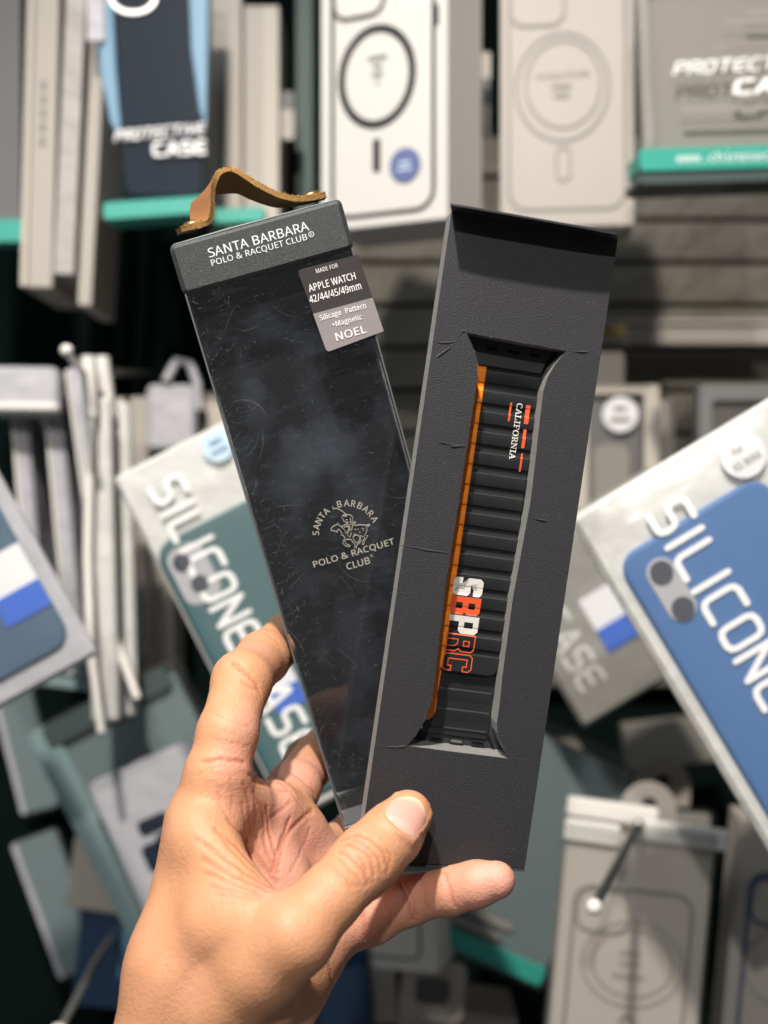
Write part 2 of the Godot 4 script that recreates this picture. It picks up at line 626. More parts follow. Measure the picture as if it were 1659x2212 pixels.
func phone_print(o: Node3D, k: float, w: float, h: float, m: Material, line: float, cam_w: float, cam_h: float, rings: Array, stem: Array, lift := 0.0003) -> void:
	# the outline of a phone back printed on a carton: body, camera plate, magnet rings and stem (sizes in sheet units)
	part(o, "phone_outline", outline(w * k, h * k, 42 * k, line * k), m, off(0, 0, lift))
	part(o, "camera_outline", outline(cam_w * k, cam_h * k, 34 * k, line * 0.8 * k), m, off((-w / 2 + cam_w / 2 + 4) * k, (h / 2 - cam_h / 2 - 4) * k, lift + 0.0004))
	for r in rings:
		part(o, "printed_ring", ring(oval(r[2] * k, r[3] * k), oval((r[2] - r[4]) * k, (r[3] - r[4]) * k), 0, 0.0004), r[5], off(r[0] * k, r[1] * k, lift))
	if stem:
		if stem[4]:
			part(o, "printed_stem", prism(rrect(stem[2] * k, stem[3] * k, stem[2] * k / 2), 0, 0.0004), m, off(stem[0] * k, stem[1] * k, lift))
		else:
			part(o, "printed_stem", outline(stem[2] * k, stem[3] * k, stem[2] * k / 2, line * 0.7 * k), m, off(stem[0] * k, stem[1] * k, lift))

func marks(o: Node3D, k: float, x: float, y: float, widths: Array, h: float, gap: float, m: Material, z := 0.0006) -> void:
	for i in widths.size():
		part(o, "printed_line", prism(rrect(widths[i] * k, h * k, h * k / 2, 2), 0, 0.0003), m, off(x * k, (y - i * gap) * k, z))

func upper_row() -> void:
	var d := 0.95
	var k := d / focal
	# far left pack, cut by the picture's edge
	var o := thing("case_pack", "grey clear-shell pack with turquoise foot at far upper left", "package", frame(-40, 210, d), "turquoise-footed case packs")
	part(o, "insert", slab(150 * k, 600 * k, 0.012, 0.004), M.dark_card, off(0, 0, -0.004))
	part(o, "foot_band", slab(172 * k, 50 * k, 0.022, 0.003), M.turquoise, off(0, -284 * k, 0.002))
	part(o, "shell", slab(172 * k, 640 * k, 0.02, 0.006), M.film, off(0, 10 * k, 0.003))
	# beige and grey cartons seen nearly edge-on
	var edge := [
		["beige_carton", "beige carton standing edge-on, with blurred lettering down its spine", 82, 270, 66, 680, 1.5, "box_warm", 0.10],
		["grey_carton", "pale grey carton edge, second from the left in the upper row", 146, 262, 44, 640, 2.5, "grey_pack", 0.10],
		["beige_carton", "narrow beige carton edge right against the navy case pack", 194, 320, 30, 660, 3.0, "box_warm", 0.08],
	]
	for e in edge:
		o = thing(e[0], e[1], "carton", frame(e[2], e[3], d - 0.02, -e[6], 0), "cartons standing edge-on in the upper row")
		part(o, "carton_face", slab(e[4] * k, e[5] * k, e[8], 0.001, 0.0008), M[e[7]])
		if e[2] == 82:
			part(o, "pale_edge", slab(14 * k, e[5] * k, 0.004, 0.001, 0.0005), M.beige, off(-26 * k, 0, 0.004))
			for i in 5:
				part(o, "spine_mark", prism(rrect(12 * k, 20 * k, 3 * k, 2), 0, 0.0003), M.line_grey, off(4 * k, (92 - i * 30) * k, 0.0004))
	# navy case in a clear shell
	o = thing("case_pack", "clear-shell pack with navy phone case, PROTECTIVE CASE print and turquoise foot", "package", frame(330, 200, d - 0.04), "turquoise-footed case packs")
	k = (d - 0.04) / focal
	var body := PackedVector2Array()
	for p in [[-98, 330], [116, 330], [112, 60], [108, -190], [100, -212], [84, -220], [-44, -220], [-60, -212], [-68, -190], [-84, 60]]:
		body.append(Vector2(p[0], p[1]) * k)
	part(o, "phone_case", prism(body, -0.012, 0.0, 0.002), M.navy)
	for q in [[[[-130, 330], [-98, 330], [-84, 60], [-72, -90], [-96, -60], [-120, 60]], 0], [[[72, 330], [120, 330], [116, 60], [112, -70], [98, -30], [80, 100]], 0.0015]]:
		var poly := PackedVector2Array()
		for p in q[0]:
			poly.append(Vector2(p[0], p[1]) * k)
		part(o, "blue_edge", prism(poly, -0.010, q[1] + 0.0005, 0.001), M.pale_blue)
	part(o, "white_tag", slab(38 * k, 190 * k, 0.002, 0.001, 0.0004), M.bag_lilac, off(-126 * k, 210 * k, 0.004))
	part(o, "lens_ring", ring(oval(52 * k, 38 * k), oval(44 * k, 30 * k), 0, 0.001), M.metal, off(-46 * k, 214 * k, 0.001))
	part(o, "lettering", stroked("PROTECTIVE", 196 * k, 24 * k, 1.2, 0.28), M.ink_white, Transform3D(Basis(Vector3.BACK, 0.09), Vector3(14 * k, -82 * k, 0.004)))
	part(o, "lettering", stroked("CASE", 118 * k, 32 * k, 1.5), M.ink_white, Transform3D(Basis(Vector3.BACK, 0.05), Vector3(56 * k, -117 * k, 0.004)))
	part(o, "foot_band", slab(228 * k, 38 * k, 0.03, 0.003), M.turquoise, Transform3D(Basis(Vector3.BACK, 0.07), Vector3(4 * k, -246 * k, 0.004)))
	part(o, "foot_side", slab(118 * k, 34 * k, 0.02, 0.002), M.turquoise, Transform3D(Basis(Vector3.BACK, 0.03), Vector3(172 * k, -238 * k, -0.03)))
	part(o, "shell", slab(262 * k, 620 * k, 0.02, 0.006), M.film, off(-4 * k, 50 * k, 0.003))
	# carton sides behind it
	k = d / focal
	for e in [[486, 270, 70, 620, "box_dim", "brownish carton side just right of the navy case pack"], [545, 290, 44, 600, "box_side", "dull carton side between navy case pack and pale carton edge"], [582, 300, 40, 620, "beige", "pale beige carton edge left of the dark green post"], [520, 560, 120, 60, "box_dim", "short grey carton end below the turquoise pack foot"]]:
		o = thing("beige_carton", e[5], "carton", frame(e[0], e[1], d + 0.04), "cartons standing edge-on in the upper row")
		part(o, "carton_face", slab(e[2] * k, e[3] * k, 0.09, 0.001, 0.0008), M[e[4]])
	o = thing("price_tag", "small brownish tag hanging in the gap beside the green post", "tag", frame(618, 246, 1.0))
	part(o, "tag_face", slab(34 * k, 70 * k, 0.002, 0.001, 0.0003), M.box_dim, off(0, -16 * k, 0))
	part(o, "tag_head", slab(34 * k, 40 * k, 0.002, 0.001, 0.0003), M.dark_card, off(0, 40 * k, 0))
	# white carton with the black ring
	d = 0.84
	var xf := frame(826, 180, d, 0, -27)
	k = d / focal / cos(deg_to_rad(27))
	o = thing("phone_case_carton", "white carton printed with black phone outline and bold black ring", "carton", xf, "phone case cartons with outline print")
	part(o, "carton_body", slab(276 * k, 540 * k, 0.055, 0.001, 0.0008), M.box_white)
	phone_print(o, k, 228, 540, M.line_black, 8, 118, 100, [[-12, 22, 85, 101, 15, M.line_black]], [-12, -132, 16, 66, true])
	o.get_child(1).position.y = 20 * k
	o.get_child(2).position.y = 190 * k
	marks(o, k, -10, 58, [42, 20, 24, 8], 6, 16, M.line_grey)
	for y in [120.0, 60.0]:
		part(o, "button_mark", slab(9 * k, 40 * k, 0.001, 0.0005, 0.0002), M.line_black, off(116 * k, (y + 60) * k, 0.001))
	var st := part(o, "round_sticker", prism(oval(33 * k, 33 * k, 28), 0, 0.0005), M.sticker_violet, off(50 * k, -158 * k, 0.0006))
	marks(st, k, 0, 4, [26, 30], 5, 12, M.sticker_blue, 0.0006)
	# tags in the gap
	k = 0.95 / focal
	o = thing("price_tag", "two-panel pale tag hanging between the white and grey cartons", "tag", frame(1040, 196, 0.95))
	part(o, "tag_head", slab(44 * k, 60 * k, 0.002, 0.001, 0.0003), M.box_grey_shade, off(0, 62 * k, 0))
	part(o, "tag_strip", slab(36 * k, 60 * k, 0.0015, 0.001, 0.0003), M.dark_card, off(2 * k, 6 * k, 0))
	part(o, "tag_face", slab(44 * k, 72 * k, 0.002, 0.001, 0.0003), M.box_warm, off(-2 * k, -58 * k, 0))
	# carton with double ring, its shade painted into the grey
	d = 0.88
	k = d / focal
	o = thing("phone_case_carton", "grey beige carton printed with faint double ring, beside white carton", "carton", frame(1228, 190, d, 0, -6), "phone case cartons with outline print")
	part(o, "carton_body", slab(290 * k, 590 * k, 0.05, 0.001, 0.0008), M.box_grey_shade)
	phone_print(o, k, 258, 560, M.line_grey, 7, 122, 106, [[-10, 10, 104, 121, 7, M.line_grey], [-8, 16, 84, 98, 6, M.line_grey]], [-8, -158, 34, 78, false])
	o.get_child(1).position.y = 20 * k
	o.get_child(2).position.y = 196 * k
	part(o, "lettering", lettering("For iPhone 12 Pro Max", 112 * k, 14 * k, styled(sans, 0.0, 0.1)), M.ink_dark, Transform3D(Basis(Vector3.BACK, 0.05), Vector3(-8 * k, 36 * k, 0.0006)))
	marks(o, k, -12, 12, [44, 36], 9, 20, M.line_grey)
	part(o, "clear_sleeve", slab(304 * k, 600 * k, 0.052, 0.004), M.film, off(8 * k, 0, 0.003))
	# clear pack on the right, cut by the picture's edge
	d = 0.80
	k = d / focal
	o = thing("case_pack", "clear-shell pack with grey card, PROTECTIVE CASE print and web address foot", "package", frame(1560, 170, d, 2.5, 3), "turquoise-footed case packs")
	part(o, "insert", slab(330 * k, 430 * k, 0.010, 0.008), M.grey_card, off(10 * k, 20 * k, -0.012))
	part(o, "inner_tray", ring(rrect(346 * k, 470 * k, 22 * k), rrect(300 * k, 420 * k, 18 * k), -0.012, -0.004), M.bag_grey, off(6 * k, 20 * k, 0))
	part(o, "lettering", stroked("PROTECTIVE", 310 * k, 30 * k, 1.1, 0.30), M.ink_white, Transform3D(Basis(Vector3.BACK, 0.03), Vector3(56 * k, 36 * k, 0.001)))
	part(o, "lettering", stroked("CASE", 190 * k, 36 * k, 1.7, 0.16), M.ink_white, Transform3D(Basis(Vector3.BACK, 0.03), Vector3(124 * k, -10 * k, 0.001)))
	marks(o, k, 86, 76, [206], 5, 9, M.ink_faint, 0.001)
	marks(o, k, 40, -58, [256], 11, 9, M.ink_faint, 0.001)
	marks(o, k, 70, 130, [110], 7, 22, M.ink_faint, 0.001)
	marks(o, k, 96, 150, [70], 7, 22, M.ink_faint, 0.001)
	part(o, "foot_band", slab(380 * k, 50 * k, 0.03, 0.003), M.turquoise, off(4 * k, -168 * k, 0.004))
	part(o, "lettering", lettering("www.chinasecuro.com", 330 * k, 22 * k, styled(mono, 0.0, 0.12)), M.ink_white, off(58 * k, -166 * k, 0.0045))
	part(o, "foot_edge", slab(384 * k, 26 * k, 0.035, 0.003), M.deep_teal, off(4 * k, -207 * k, 0.002))
	part(o, "shell", slab(378 * k, 560 * k, 0.026, 0.010), M.film, off(4 * k, 60 * k, 0.003))

func styled(f: Font, bold: float, slant: float) -> Font:
	var v := FontVariation.new()
	v.base_font = f
	v.variation_embolden = bold
	v.variation_transform = Transform2D(Vector2(1, 0), Vector2(slant, 1), Vector2.ZERO)
	return v

func puffed(w: float, h: float, top: float, nx := 14, ny := 20, seed_ := 1) -> ArrayMesh:
	# a thin bag front, blown up over what it holds and crumpled a little
	var f := FastNoiseLite.new()
	f.seed = seed_
	f.frequency = 30.0
	var g := func(i: int, j: int) -> Vector3:
		var u := -1.0 + 2.0 * i / nx
		var t := -1.0 + 2.0 * j / ny
		var e := (1.0 - pow(absf(u), 8)) * (1.0 - pow(absf(t), 12))
		return Vector3(u * w / 2, t * h / 2, 0.001 + top * e + 0.0012 * e * f.get_noise_2d(u * w, t * h))
	var s := Shape.new()
	for i in nx:
		for j in ny:
			var q := []
			var nn := []
			for c in [[0, 0], [1, 0], [1, 1], [0, 1]]:
				var p: Vector3 = g.call(i + c[0], j + c[1])
				var dx: Vector3 = g.call(mini(i + c[0] + 1, nx), j + c[1]) - g.call(maxi(i + c[0] - 1, 0), j + c[1])
				var dy: Vector3 = g.call(i + c[0], mini(j + c[1] + 1, ny)) - g.call(i + c[0], maxi(j + c[1] - 1, 0))
				q.append(p)
				nn.append(dx.cross(dy).normalized())
			s.quad(q[0], q[1], q[2], q[3], nn[0], nn[1], nn[2], nn[3])
	return s.done()

func silicone_bag(label: String, corner: Vector2, d: float, roll: float, w: float, h: float, bag: String, opt: Dictionary) -> Node3D:
	# a frosted bag (its top left corner is the origin; sizes in sheet units) with a soft phone case inside
	var k := d / focal
	var o := thing("phone_case_bag", label, "package", frame(corner.x, corner.y, d, roll), "frosted bags with silicone phone cases")
	part(o, "bag_back", slab(w * k, h * k, 0.006, 0.004, 0.0025), M[bag], off(w / 2 * k, -h / 2 * k, 0.004))
	if opt.has("case"):
		var c: Array = opt.case     # x, y, width, height, colour, camera
		var cs := part(o, "phone_case", prism(rrect(c[2] * k, c[3] * k, 0.011, 8), 0.0, 0.0064, 0.0016), M[c[4]], off((c[0] + c[2] / 2.0) * k, -(c[1] + c[3] / 2.0) * k, 0.0004))
		var cut_w: float = c[5] * k
		var cut_h: float = c[6] * k
		var mx: float = (-c[2] / 2.0 + c[7]) * k + cut_w / 2
		var my: float = (c[3] / 2.0 - c[8]) * k - cut_h / 2
		part(cs, "lens_plate", prism(rrect(cut_w, cut_h, minf(cut_w, cut_h) * opt.get("round", 0.5), 8), 0.0, 0.0006, 0.0002), M.lens_plate, off(mx, my, 0.0064))
		for q in opt.lenses:
			part(cs, "lens", prism(oval(q[2] * k, q[2] * k, 20), 0, 0.001), M.lens_dark, off(mx + q[0] * k, my + q[1] * k, 0.0070))
	if opt.has("text"):
		var t: Array = opt.text     # words, centre x, centre y, length, cap height
		part(o, "lettering", stroked(t[0], t[3] * k, t[4] * k, 1.05), M[t[5]], Transform3D(Basis(Vector3.BACK, -PI / 2), Vector3(t[1] * k, -t[2] * k, 0.0075 if opt.has("case") else 0.0046)))
	if opt.has("sticker"):
		var s: Array = opt.sticker
		var b := part(o, "round_sticker", prism(oval(s[2] * k, s[2] * k, 28), 0, 0.0004), M[s[3]], off(s[0] * k, -s[1] * k, 0.0072))
		if s.size() > 4:
			part(b, "lettering", lettering(s[4], s[2] * 0.5 * k, s[2] * 0.32 * k, styled(sans, 0.0, 0)), M.ink_dark, off(-0.1 * s[2] * k, s[2] * 0.32 * k, 0.0005))
			part(b, "lettering", lettering(s[5], s[2] * 1.35 * k, s[2] * 0.34 * k, styled(sans, 0.0, 0)), M.ink_dark, off(0, -s[2] * 0.30 * k, 0.0005))
		else:
			marks(b, k, 0, s[2] * 0.3, [s[2] * 0.9, s[2] * 1.2], s[2] * 0.26, s[2] * 0.6, M.pale_blue, 0.0005)
	if opt.has("label"):
		var s: Array = opt.label    # x, y, width, height, split
		part(o, "paper_label", slab(s[2] * k, s[3] * k, 0.0004, 0.001, 0.0001), M.sticker_white, off(s[0] * k, -s[1] * k, s[4]))
		part(o, "label_band", slab(s[2] * k, s[3] * 0.42 * k, 0.0004, 0.001, 0.0001), M.label_blue, off(s[0] * k, -(s[1] + s[3] * 0.30) * k, s[4] + 0.0005))
	part(o, "bag_front", puffed(w * k, h * k, 0.0090 if opt.has("case") else 0.0060, 14, 20, int(corner.x)), M.bag_film, off(w / 2 * k, -h / 2 * k, 0.0004))
	return o

func bags() -> void:
	silicone_bag("frosted bag with bright blue phone case, white SILICONE print and white sticker", Vector2(1232, 1120), 0.62, 31, 560, 960, "bag_white", {
		"case": [34, 128, 372, 760, "case_blue", 66, 150, 40, 40], "lenses": [[0, 44, 25], [0, -46, 25]],
		"text": ["SILICONE CASE", 188, 490, 830, 100, "ink_white"], "sticker": [388, 74, 50, "sticker_white", "For", "XS MAX"]})
	silicone_bag("frosted bag with dark teal phone case and white SILICONE print", Vector2(240, 1032), 0.74, 27, 470, 840, "bag_white", {
		"case": [10, 176, 330, 640, "case_teal", 84, 132, 14, 24], "lenses": [[-12, 34, 19], [2, -24, 19]], "round": 0.34,
		"text": ["SILICONE CASE", 100, 388, 668, 84, "ink_white"], "sticker": [236, 44, 34, "sticker_blue"], "label": [126, 560, 70, 120, 0.0072]})
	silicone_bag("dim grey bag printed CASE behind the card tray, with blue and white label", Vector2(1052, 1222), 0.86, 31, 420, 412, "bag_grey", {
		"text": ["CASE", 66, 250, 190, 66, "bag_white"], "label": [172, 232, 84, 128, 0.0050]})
	silicone_bag("lilac grey bag with slate blue case at the left edge", Vector2(-390, 1015), 0.70, 29, 330, 640, "bag_lilac", {
		"case": [30, 130, 270, 460, "case_slate", 60, 110, 20, 20], "lenses": [[0, 26, 16], [0, -26, 16]], "label": [246, 420, 110, 150, 0.0072]})
	silicone_bag("pale bag corner showing between card tray and grey pack", Vector2(1130, 950), 0.90, -58, 180, 300, "bag_lilac", {})

func middle_right() -> void:
	var d := 1.0
	var k := d / focal
	var o := thing("grey_pack", "dark grey pack with round white sticker and pale hang tab", "package", frame(1330, 980, d, 0, -4), "packs hanging on the slat wall")
	part(o, "insert", slab(120 * k, 250 * k, 0.02, 0.003), M.dark_card, off(0, -10 * k, 0))
	part(o, "frame", ring(rrect(186 * k, 300 * k, 8 * k), rrect(122 * k, 262 * k, 6 * k), -0.02, 0.003), M.beige, off(4 * k, 0, 0))
	part(o, "hang_tab", slab(66 * k, 90 * k, 0.002, 0.003, 0.0005), M.beige, off(-10 * k, 178 * k, 0))
	part(o, "back_card", slab(60 * k, 260 * k, 0.03, 0.002), M.box_side, off(106 * k, -10 * k, -0.015))
	var b := part(o, "round_sticker", prism(oval(38 * k, 38 * k, 28), 0, 0.0005), M.sticker_white, off(12 * k, 85 * k, 0.006))
	marks(b, k, 0, 12, [30, 46], 11, 24, M.line_grey, 0.0006)
	part(o, "case_shape", slab(80 * k, 160 * k, 0.012, 0.008), M.grey_card, off(-6 * k, -60 * k, 0.006))
	o = thing("grey_pack", "pale rounded pack half hidden behind the blue case bag", "package", frame(1650, 960, 0.98, 0, -4), "packs hanging on the slat wall")
	part(o, "frame", ring(rrect(262 * k, 260 * k, 14 * k), rrect(208 * k, 190 * k, 10 * k), -0.02, 0.004), M.box_white, off(0, 0, 0))
	part(o, "insert", slab(214 * k, 200 * k, 0.01, 0.004), M.box_dim, off(0, 0, -0.006))
	part(o, "phone_case", slab(180 * k, 200 * k, 0.010, 0.012), M.dark_card, off(20 * k, -40 * k, 0.004))
	part(o, "hang_tab", slab(60 * k, 80 * k, 0.002, 0.003, 0.0005), M.beige, off(60 * k, 160 * k, 0))
	o = thing("display_hook", "short brass-coloured hook end on the pale wall rail", "hook", Transform3D())
	part(o, "rod", tube([at(1300, 712, 1.08), at(1338, 712, 1.04)], 0.004), M.brass)
	part(o, "tip", ball(0.006), M.brass, Transform3D(Basis(), at(1340, 712, 1.035)))

func left_middle() -> void:
	var d := 0.98
	var k := d / focal
	# bags hanging edge-on at the left
	for e in [[[30, 838], [66, 1300], 34, "narrow lilac bag hanging edge-on, leftmost of its hook"], [[104, 846], [156, 1420], 36, "lilac bag hanging edge-on, middle one at the left"], [[158, 800], [246, 1440], 48, "wide lilac bag hanging edge-on beside the dark gap"]]:
		var a := Vector2(e[0][0], e[0][1])
		var b := Vector2(e[1][0], e[1][1])
		var o := thing("hanging_bag", e[3], "package", frame((a.x + b.x) / 2, (a.y + b.y) / 2, d - 0.03, rad_to_deg(atan2(b.x - a.x, b.y - a.y))), "bags hanging edge-on at the left")
		part(o, "bag_body", slab(e[2] * k, (b - a).length() * k, 0.08, 0.004, 0.003), M.bag_lilac)
		part(o, "seam", slab(7 * k, (b - a).length() * k * 0.98, 0.004, 0.001, 0.0005), M.plastic_white, off(-e[2] * 0.36 * k, 0, 0.003))
	var top := thing("hanging_bag", "pale bag header folded over the left bags", "package", frame(40, 842, d - 0.06, 0, 8), "bags hanging edge-on at the left")
	part(top, "header", slab(150 * k, 100 * k, 0.03, 0.006, 0.003), M.bag_lilac)
	part(top, "fold", slab(150 * k, 18 * k, 0.034, 0.004, 0.002), M.plastic_white, off(0, -34 * k, 0.004))
	# hook with two looped tags and long white packets
	var o := thing("display_hook", "white-tipped wire hook carrying two long white packets", "hook", Transform3D())
	part(o, "rod", tube([at(136, 752, 0.78), at(170, 796, 0.84), at(214, 800, 0.93), at(320, 806, 1.15)], 0.0024), M.metal)
	part(o, "tip", ball(0.0038), M.plastic_white, Transform3D(Basis(), at(138, 754, 0.778)))
	var packets := [
		["long white packet hanging straight from the wire hook", [[186, 780, 0.85], [190, 900, 0.85], [184, 1200, 0.85], [190, 1400, 0.84], [214, 1586, 0.83]], [232, 1500]],
		["long white packet with its edge curling to the right", [[216, 780, 0.88], [232, 900, 0.88], [236, 1150, 0.88], [244, 1380, 0.87], [292, 1512, 0.86]], [270, 1400]],
	]
	for p in packets:
		var t := thing("long_packet", p[0], "package", Transform3D(), "long white packets on the wire hook")
		var pts := []
		for q in p[1]:
			pts.append(at(q[0], q[1], q[2]))
		part(t, "loop", tube([pts[0] + Vector3(0, 0.004, 0), pts[0], pts[1]], 0.0050), M.plastic_white)
		part(t, "seam", tube([pts[1], pts[2], pts[3], pts[4]], [0.0034, 0.0034, 0.0032, 0.0028]), M.plastic_white)
		var q0: Array = p[1][1]
		part(t, "header", slab(30 * k, 46 * k, 0.008, 0.001), M.beige, frame(q0[0] + 14, q0[1] - 16, q0[2] + 0.012))
		part(t, "pouch", slab(52 * k, 620 * k, 0.006, 0.003, 0.002), M.bag_white, frame(q0[0] + 22, 1210, q0[2] + 0.008, 1.5))
	o = thing("beige_carton", "tall dull carton side hanging behind the white packets", "carton", frame(286, 1160, 1.03, 1))
	part(o, "carton_face", slab(70 * k, 640 * k, 0.08, 0.001, 0.0008), M.box_dim)
	o = thing("beige_carton", "shadowed grey carton side behind the white packets, nearer the teal case", "carton", frame(342, 1330, 1.05, 1))
	part(o, "carton_face", slab(56 * k, 460 * k, 0.06, 0.001, 0.0008), M.box_side)
	o = thing("hanging_bag", "pale folded bag with curled hanger behind the teal case bag", "package", frame(366, 900, 1.02, 0, 6), "bags hanging edge-on at the left")
	part(o, "header", slab(110 * k, 150 * k, 0.02, 0.006, 0.003), M.bag_lilac)
	part(o, "paper", slab(150 * k, 120 * k, 0.012, 0.002), M.beige, off(110 * k, 6 * k, -0.03))
	part(o, "hanger", tube([Vector3(-0.004, 0.028, 0.002), Vector3(0.004, 0.044, 0), Vector3(0.014, 0.042, -0.002), Vector3(0.020, 0.026, 0), Vector3(0.021, 0.006, 0)], 0.0035), M.bag_lilac)
	# low on the left
	d = 0.92
	k = d / focal
	o = thing("case_pack", "dusky pack with pale teal edge leaning at the lower left", "package", frame(60, 1600, d, 27), "leaning packs at the lower left")
	part(o, "insert", slab(300 * k, 560 * k, 0.012, 0.004), M.mist_teal, off(190 * k, -290 * k, -0.004))
	part(o, "edge_strip", slab(60 * k, 620 * k, 0.02, 0.004), M.pale_teal, off(24 * k, -300 * k, 0))
	part(o, "top_strip", slab(300 * k, 50 * k, 0.016, 0.004), M.deep_teal, off(180 * k, -14 * k, 0.002))
	part(o, "shell", slab(360 * k, 640 * k, 0.02, 0.006), M.film, off(180 * k, -300 * k, 0.004))
	o = thing("case_pack", "whitish pack with dark blotchy lettering behind the wrist", "package", frame(205, 1755, d - 0.03, 24), "leaning packs at the lower left")
	part(o, "insert", slab(330 * k, 330 * k, 0.012, 0.004), M.bag_lilac, off(165 * k, -110 * k, -0.002))
	for q in [[96, -76, 70, 34], [130, -120, 90, 40], [70, -140, 44, 60], [150, -180, 84, 40], [100, -220, 60, 36]]:
		part(o, "printed_blot", prism(rrect(q[2] * k, q[3] * k, 12 * k), 0, 0.0004), M.navy, off(q[0] * k, q[1] * k, -0.0015))
	part(o, "shell", slab(340 * k, 340 * k, 0.016, 0.004), M.film, off(165 * k, -110 * k, 0.004))
	for e in [[40, 1580, 90, 420, 14, "mist_teal", "dim hanging sleeve at the left edge below the blue case bag"], [120, 1960, 110, 360, 20, "mist_teal", "dim teal sleeve low at the left, under the pale edge pack"], [300, 1480, 120, 260, -6, "grey_pack", "grey hanging sleeve behind the pale tubes"]]:
		o = thing("dim_sleeve", e[6], "package", frame(e[0], e[1], 1.07, e[4]), "dim sleeves in the lower left")
		part(o, "insert", slab(e[2] * k, e[3] * k, 0.008, 0.004), M[e[5]])
		part(o, "edge_strip", slab(14 * k, e[3] * k, 0.01, 0.002), M.bag_lilac, off(-e[2] * 0.5 * k, 0, 0.002))
		part(o, "shell", slab(e[2] * 1.1 * k, e[3] * 1.04 * k, 0.012, 0.004), M.film, off(0, 0, 0.003))
	o = thing("pale_strip_pack", "pale teal pack edge lying level under the lilac bag", "package", frame(130, 1468, 0.98, -7))
	part(o, "pack_body", slab(190 * k, 46 * k, 0.06, 0.003), M.pale_teal)
	part(o, "lid_edge", slab(186 * k, 10 * k, 0.004, 0.001, 0.0005), M.bag_lilac, off(0, 16 * k, 0.003))
	for e in [[322, 1560, 64, 150, "pale rolled tube standing below the white packets"], [374, 1620, 50, 110, "short pale tube half hidden by the finger"]]:
		o = thing("paper_tube", e[4], "tube", Transform3D(), "pale tubes at lower left")
		var p0 := at(e[0], e[1] - e[3] / 2, 1.0)
		part(o, "tube_wall", tube([p0, at(e[0], e[1] + e[3] / 2, 1.0)], e[2] / 2.0 / focal, 18), M.bag_lilac)
		part(o, "end_cap", tube([p0, p0 + Vector3(0, 0.006, 0)], e[2] / 1.9 / focal, 18), M.beige)
	o = thing("loop_tag", "pale curled strap loop low at the left", "tag", Transform3D())
	part(o, "loop", tube([at(146, 1700, 0.95), at(156, 1730, 0.94), at(190, 1750, 0.94), at(240, 1756, 0.95), at(290, 1740, 0.96)], 0.006), M.bag_lilac)
	part(o, "loop_end", ball(0.007), M.bag_lilac, Transform3D(Basis(), at(146, 1700, 0.95)))
	o = thing("grey_carton", "dull grey carton low at the left behind the wrist", "carton", frame(212, 1900, 1.02, -8))
	part(o, "carton_face", slab(150 * k, 170 * k, 0.05, 0.001, 0.0008), M.box_side)
	part(o, "yellow_band", slab(60 * k, 50 * k, 0.002, 0.001, 0.0005), M.brass, off(-20 * k, 100 * k, 0.002))
	o = thing("blue_carton", "dark blue carton at the bottom left behind the forearm", "carton", frame(226, 2080, 1.03, -6))
	part(o, "carton_face", slab(150 * k, 240 * k, 0.05, 0.001, 0.0008), M.dark_blue)
	part(o, "pale_stripe", slab(30 * k, 200 * k, 0.002, 0.001, 0.0005), M.pale_blue, off(46 * k, 60 * k, 0.002))
	o = thing("display_hook", "grey wire prong rising from the lower left corner", "hook", Transform3D())
	part(o, "rod", tube([at(120, 2240, 0.80), at(200, 2090, 0.9), at(262, 1990, 1.1)], 0.0028), M.metal)
	part(o, "tip", ball(0.006), M.plastic_white, Transform3D(Basis(), at(120, 2242, 0.798)))

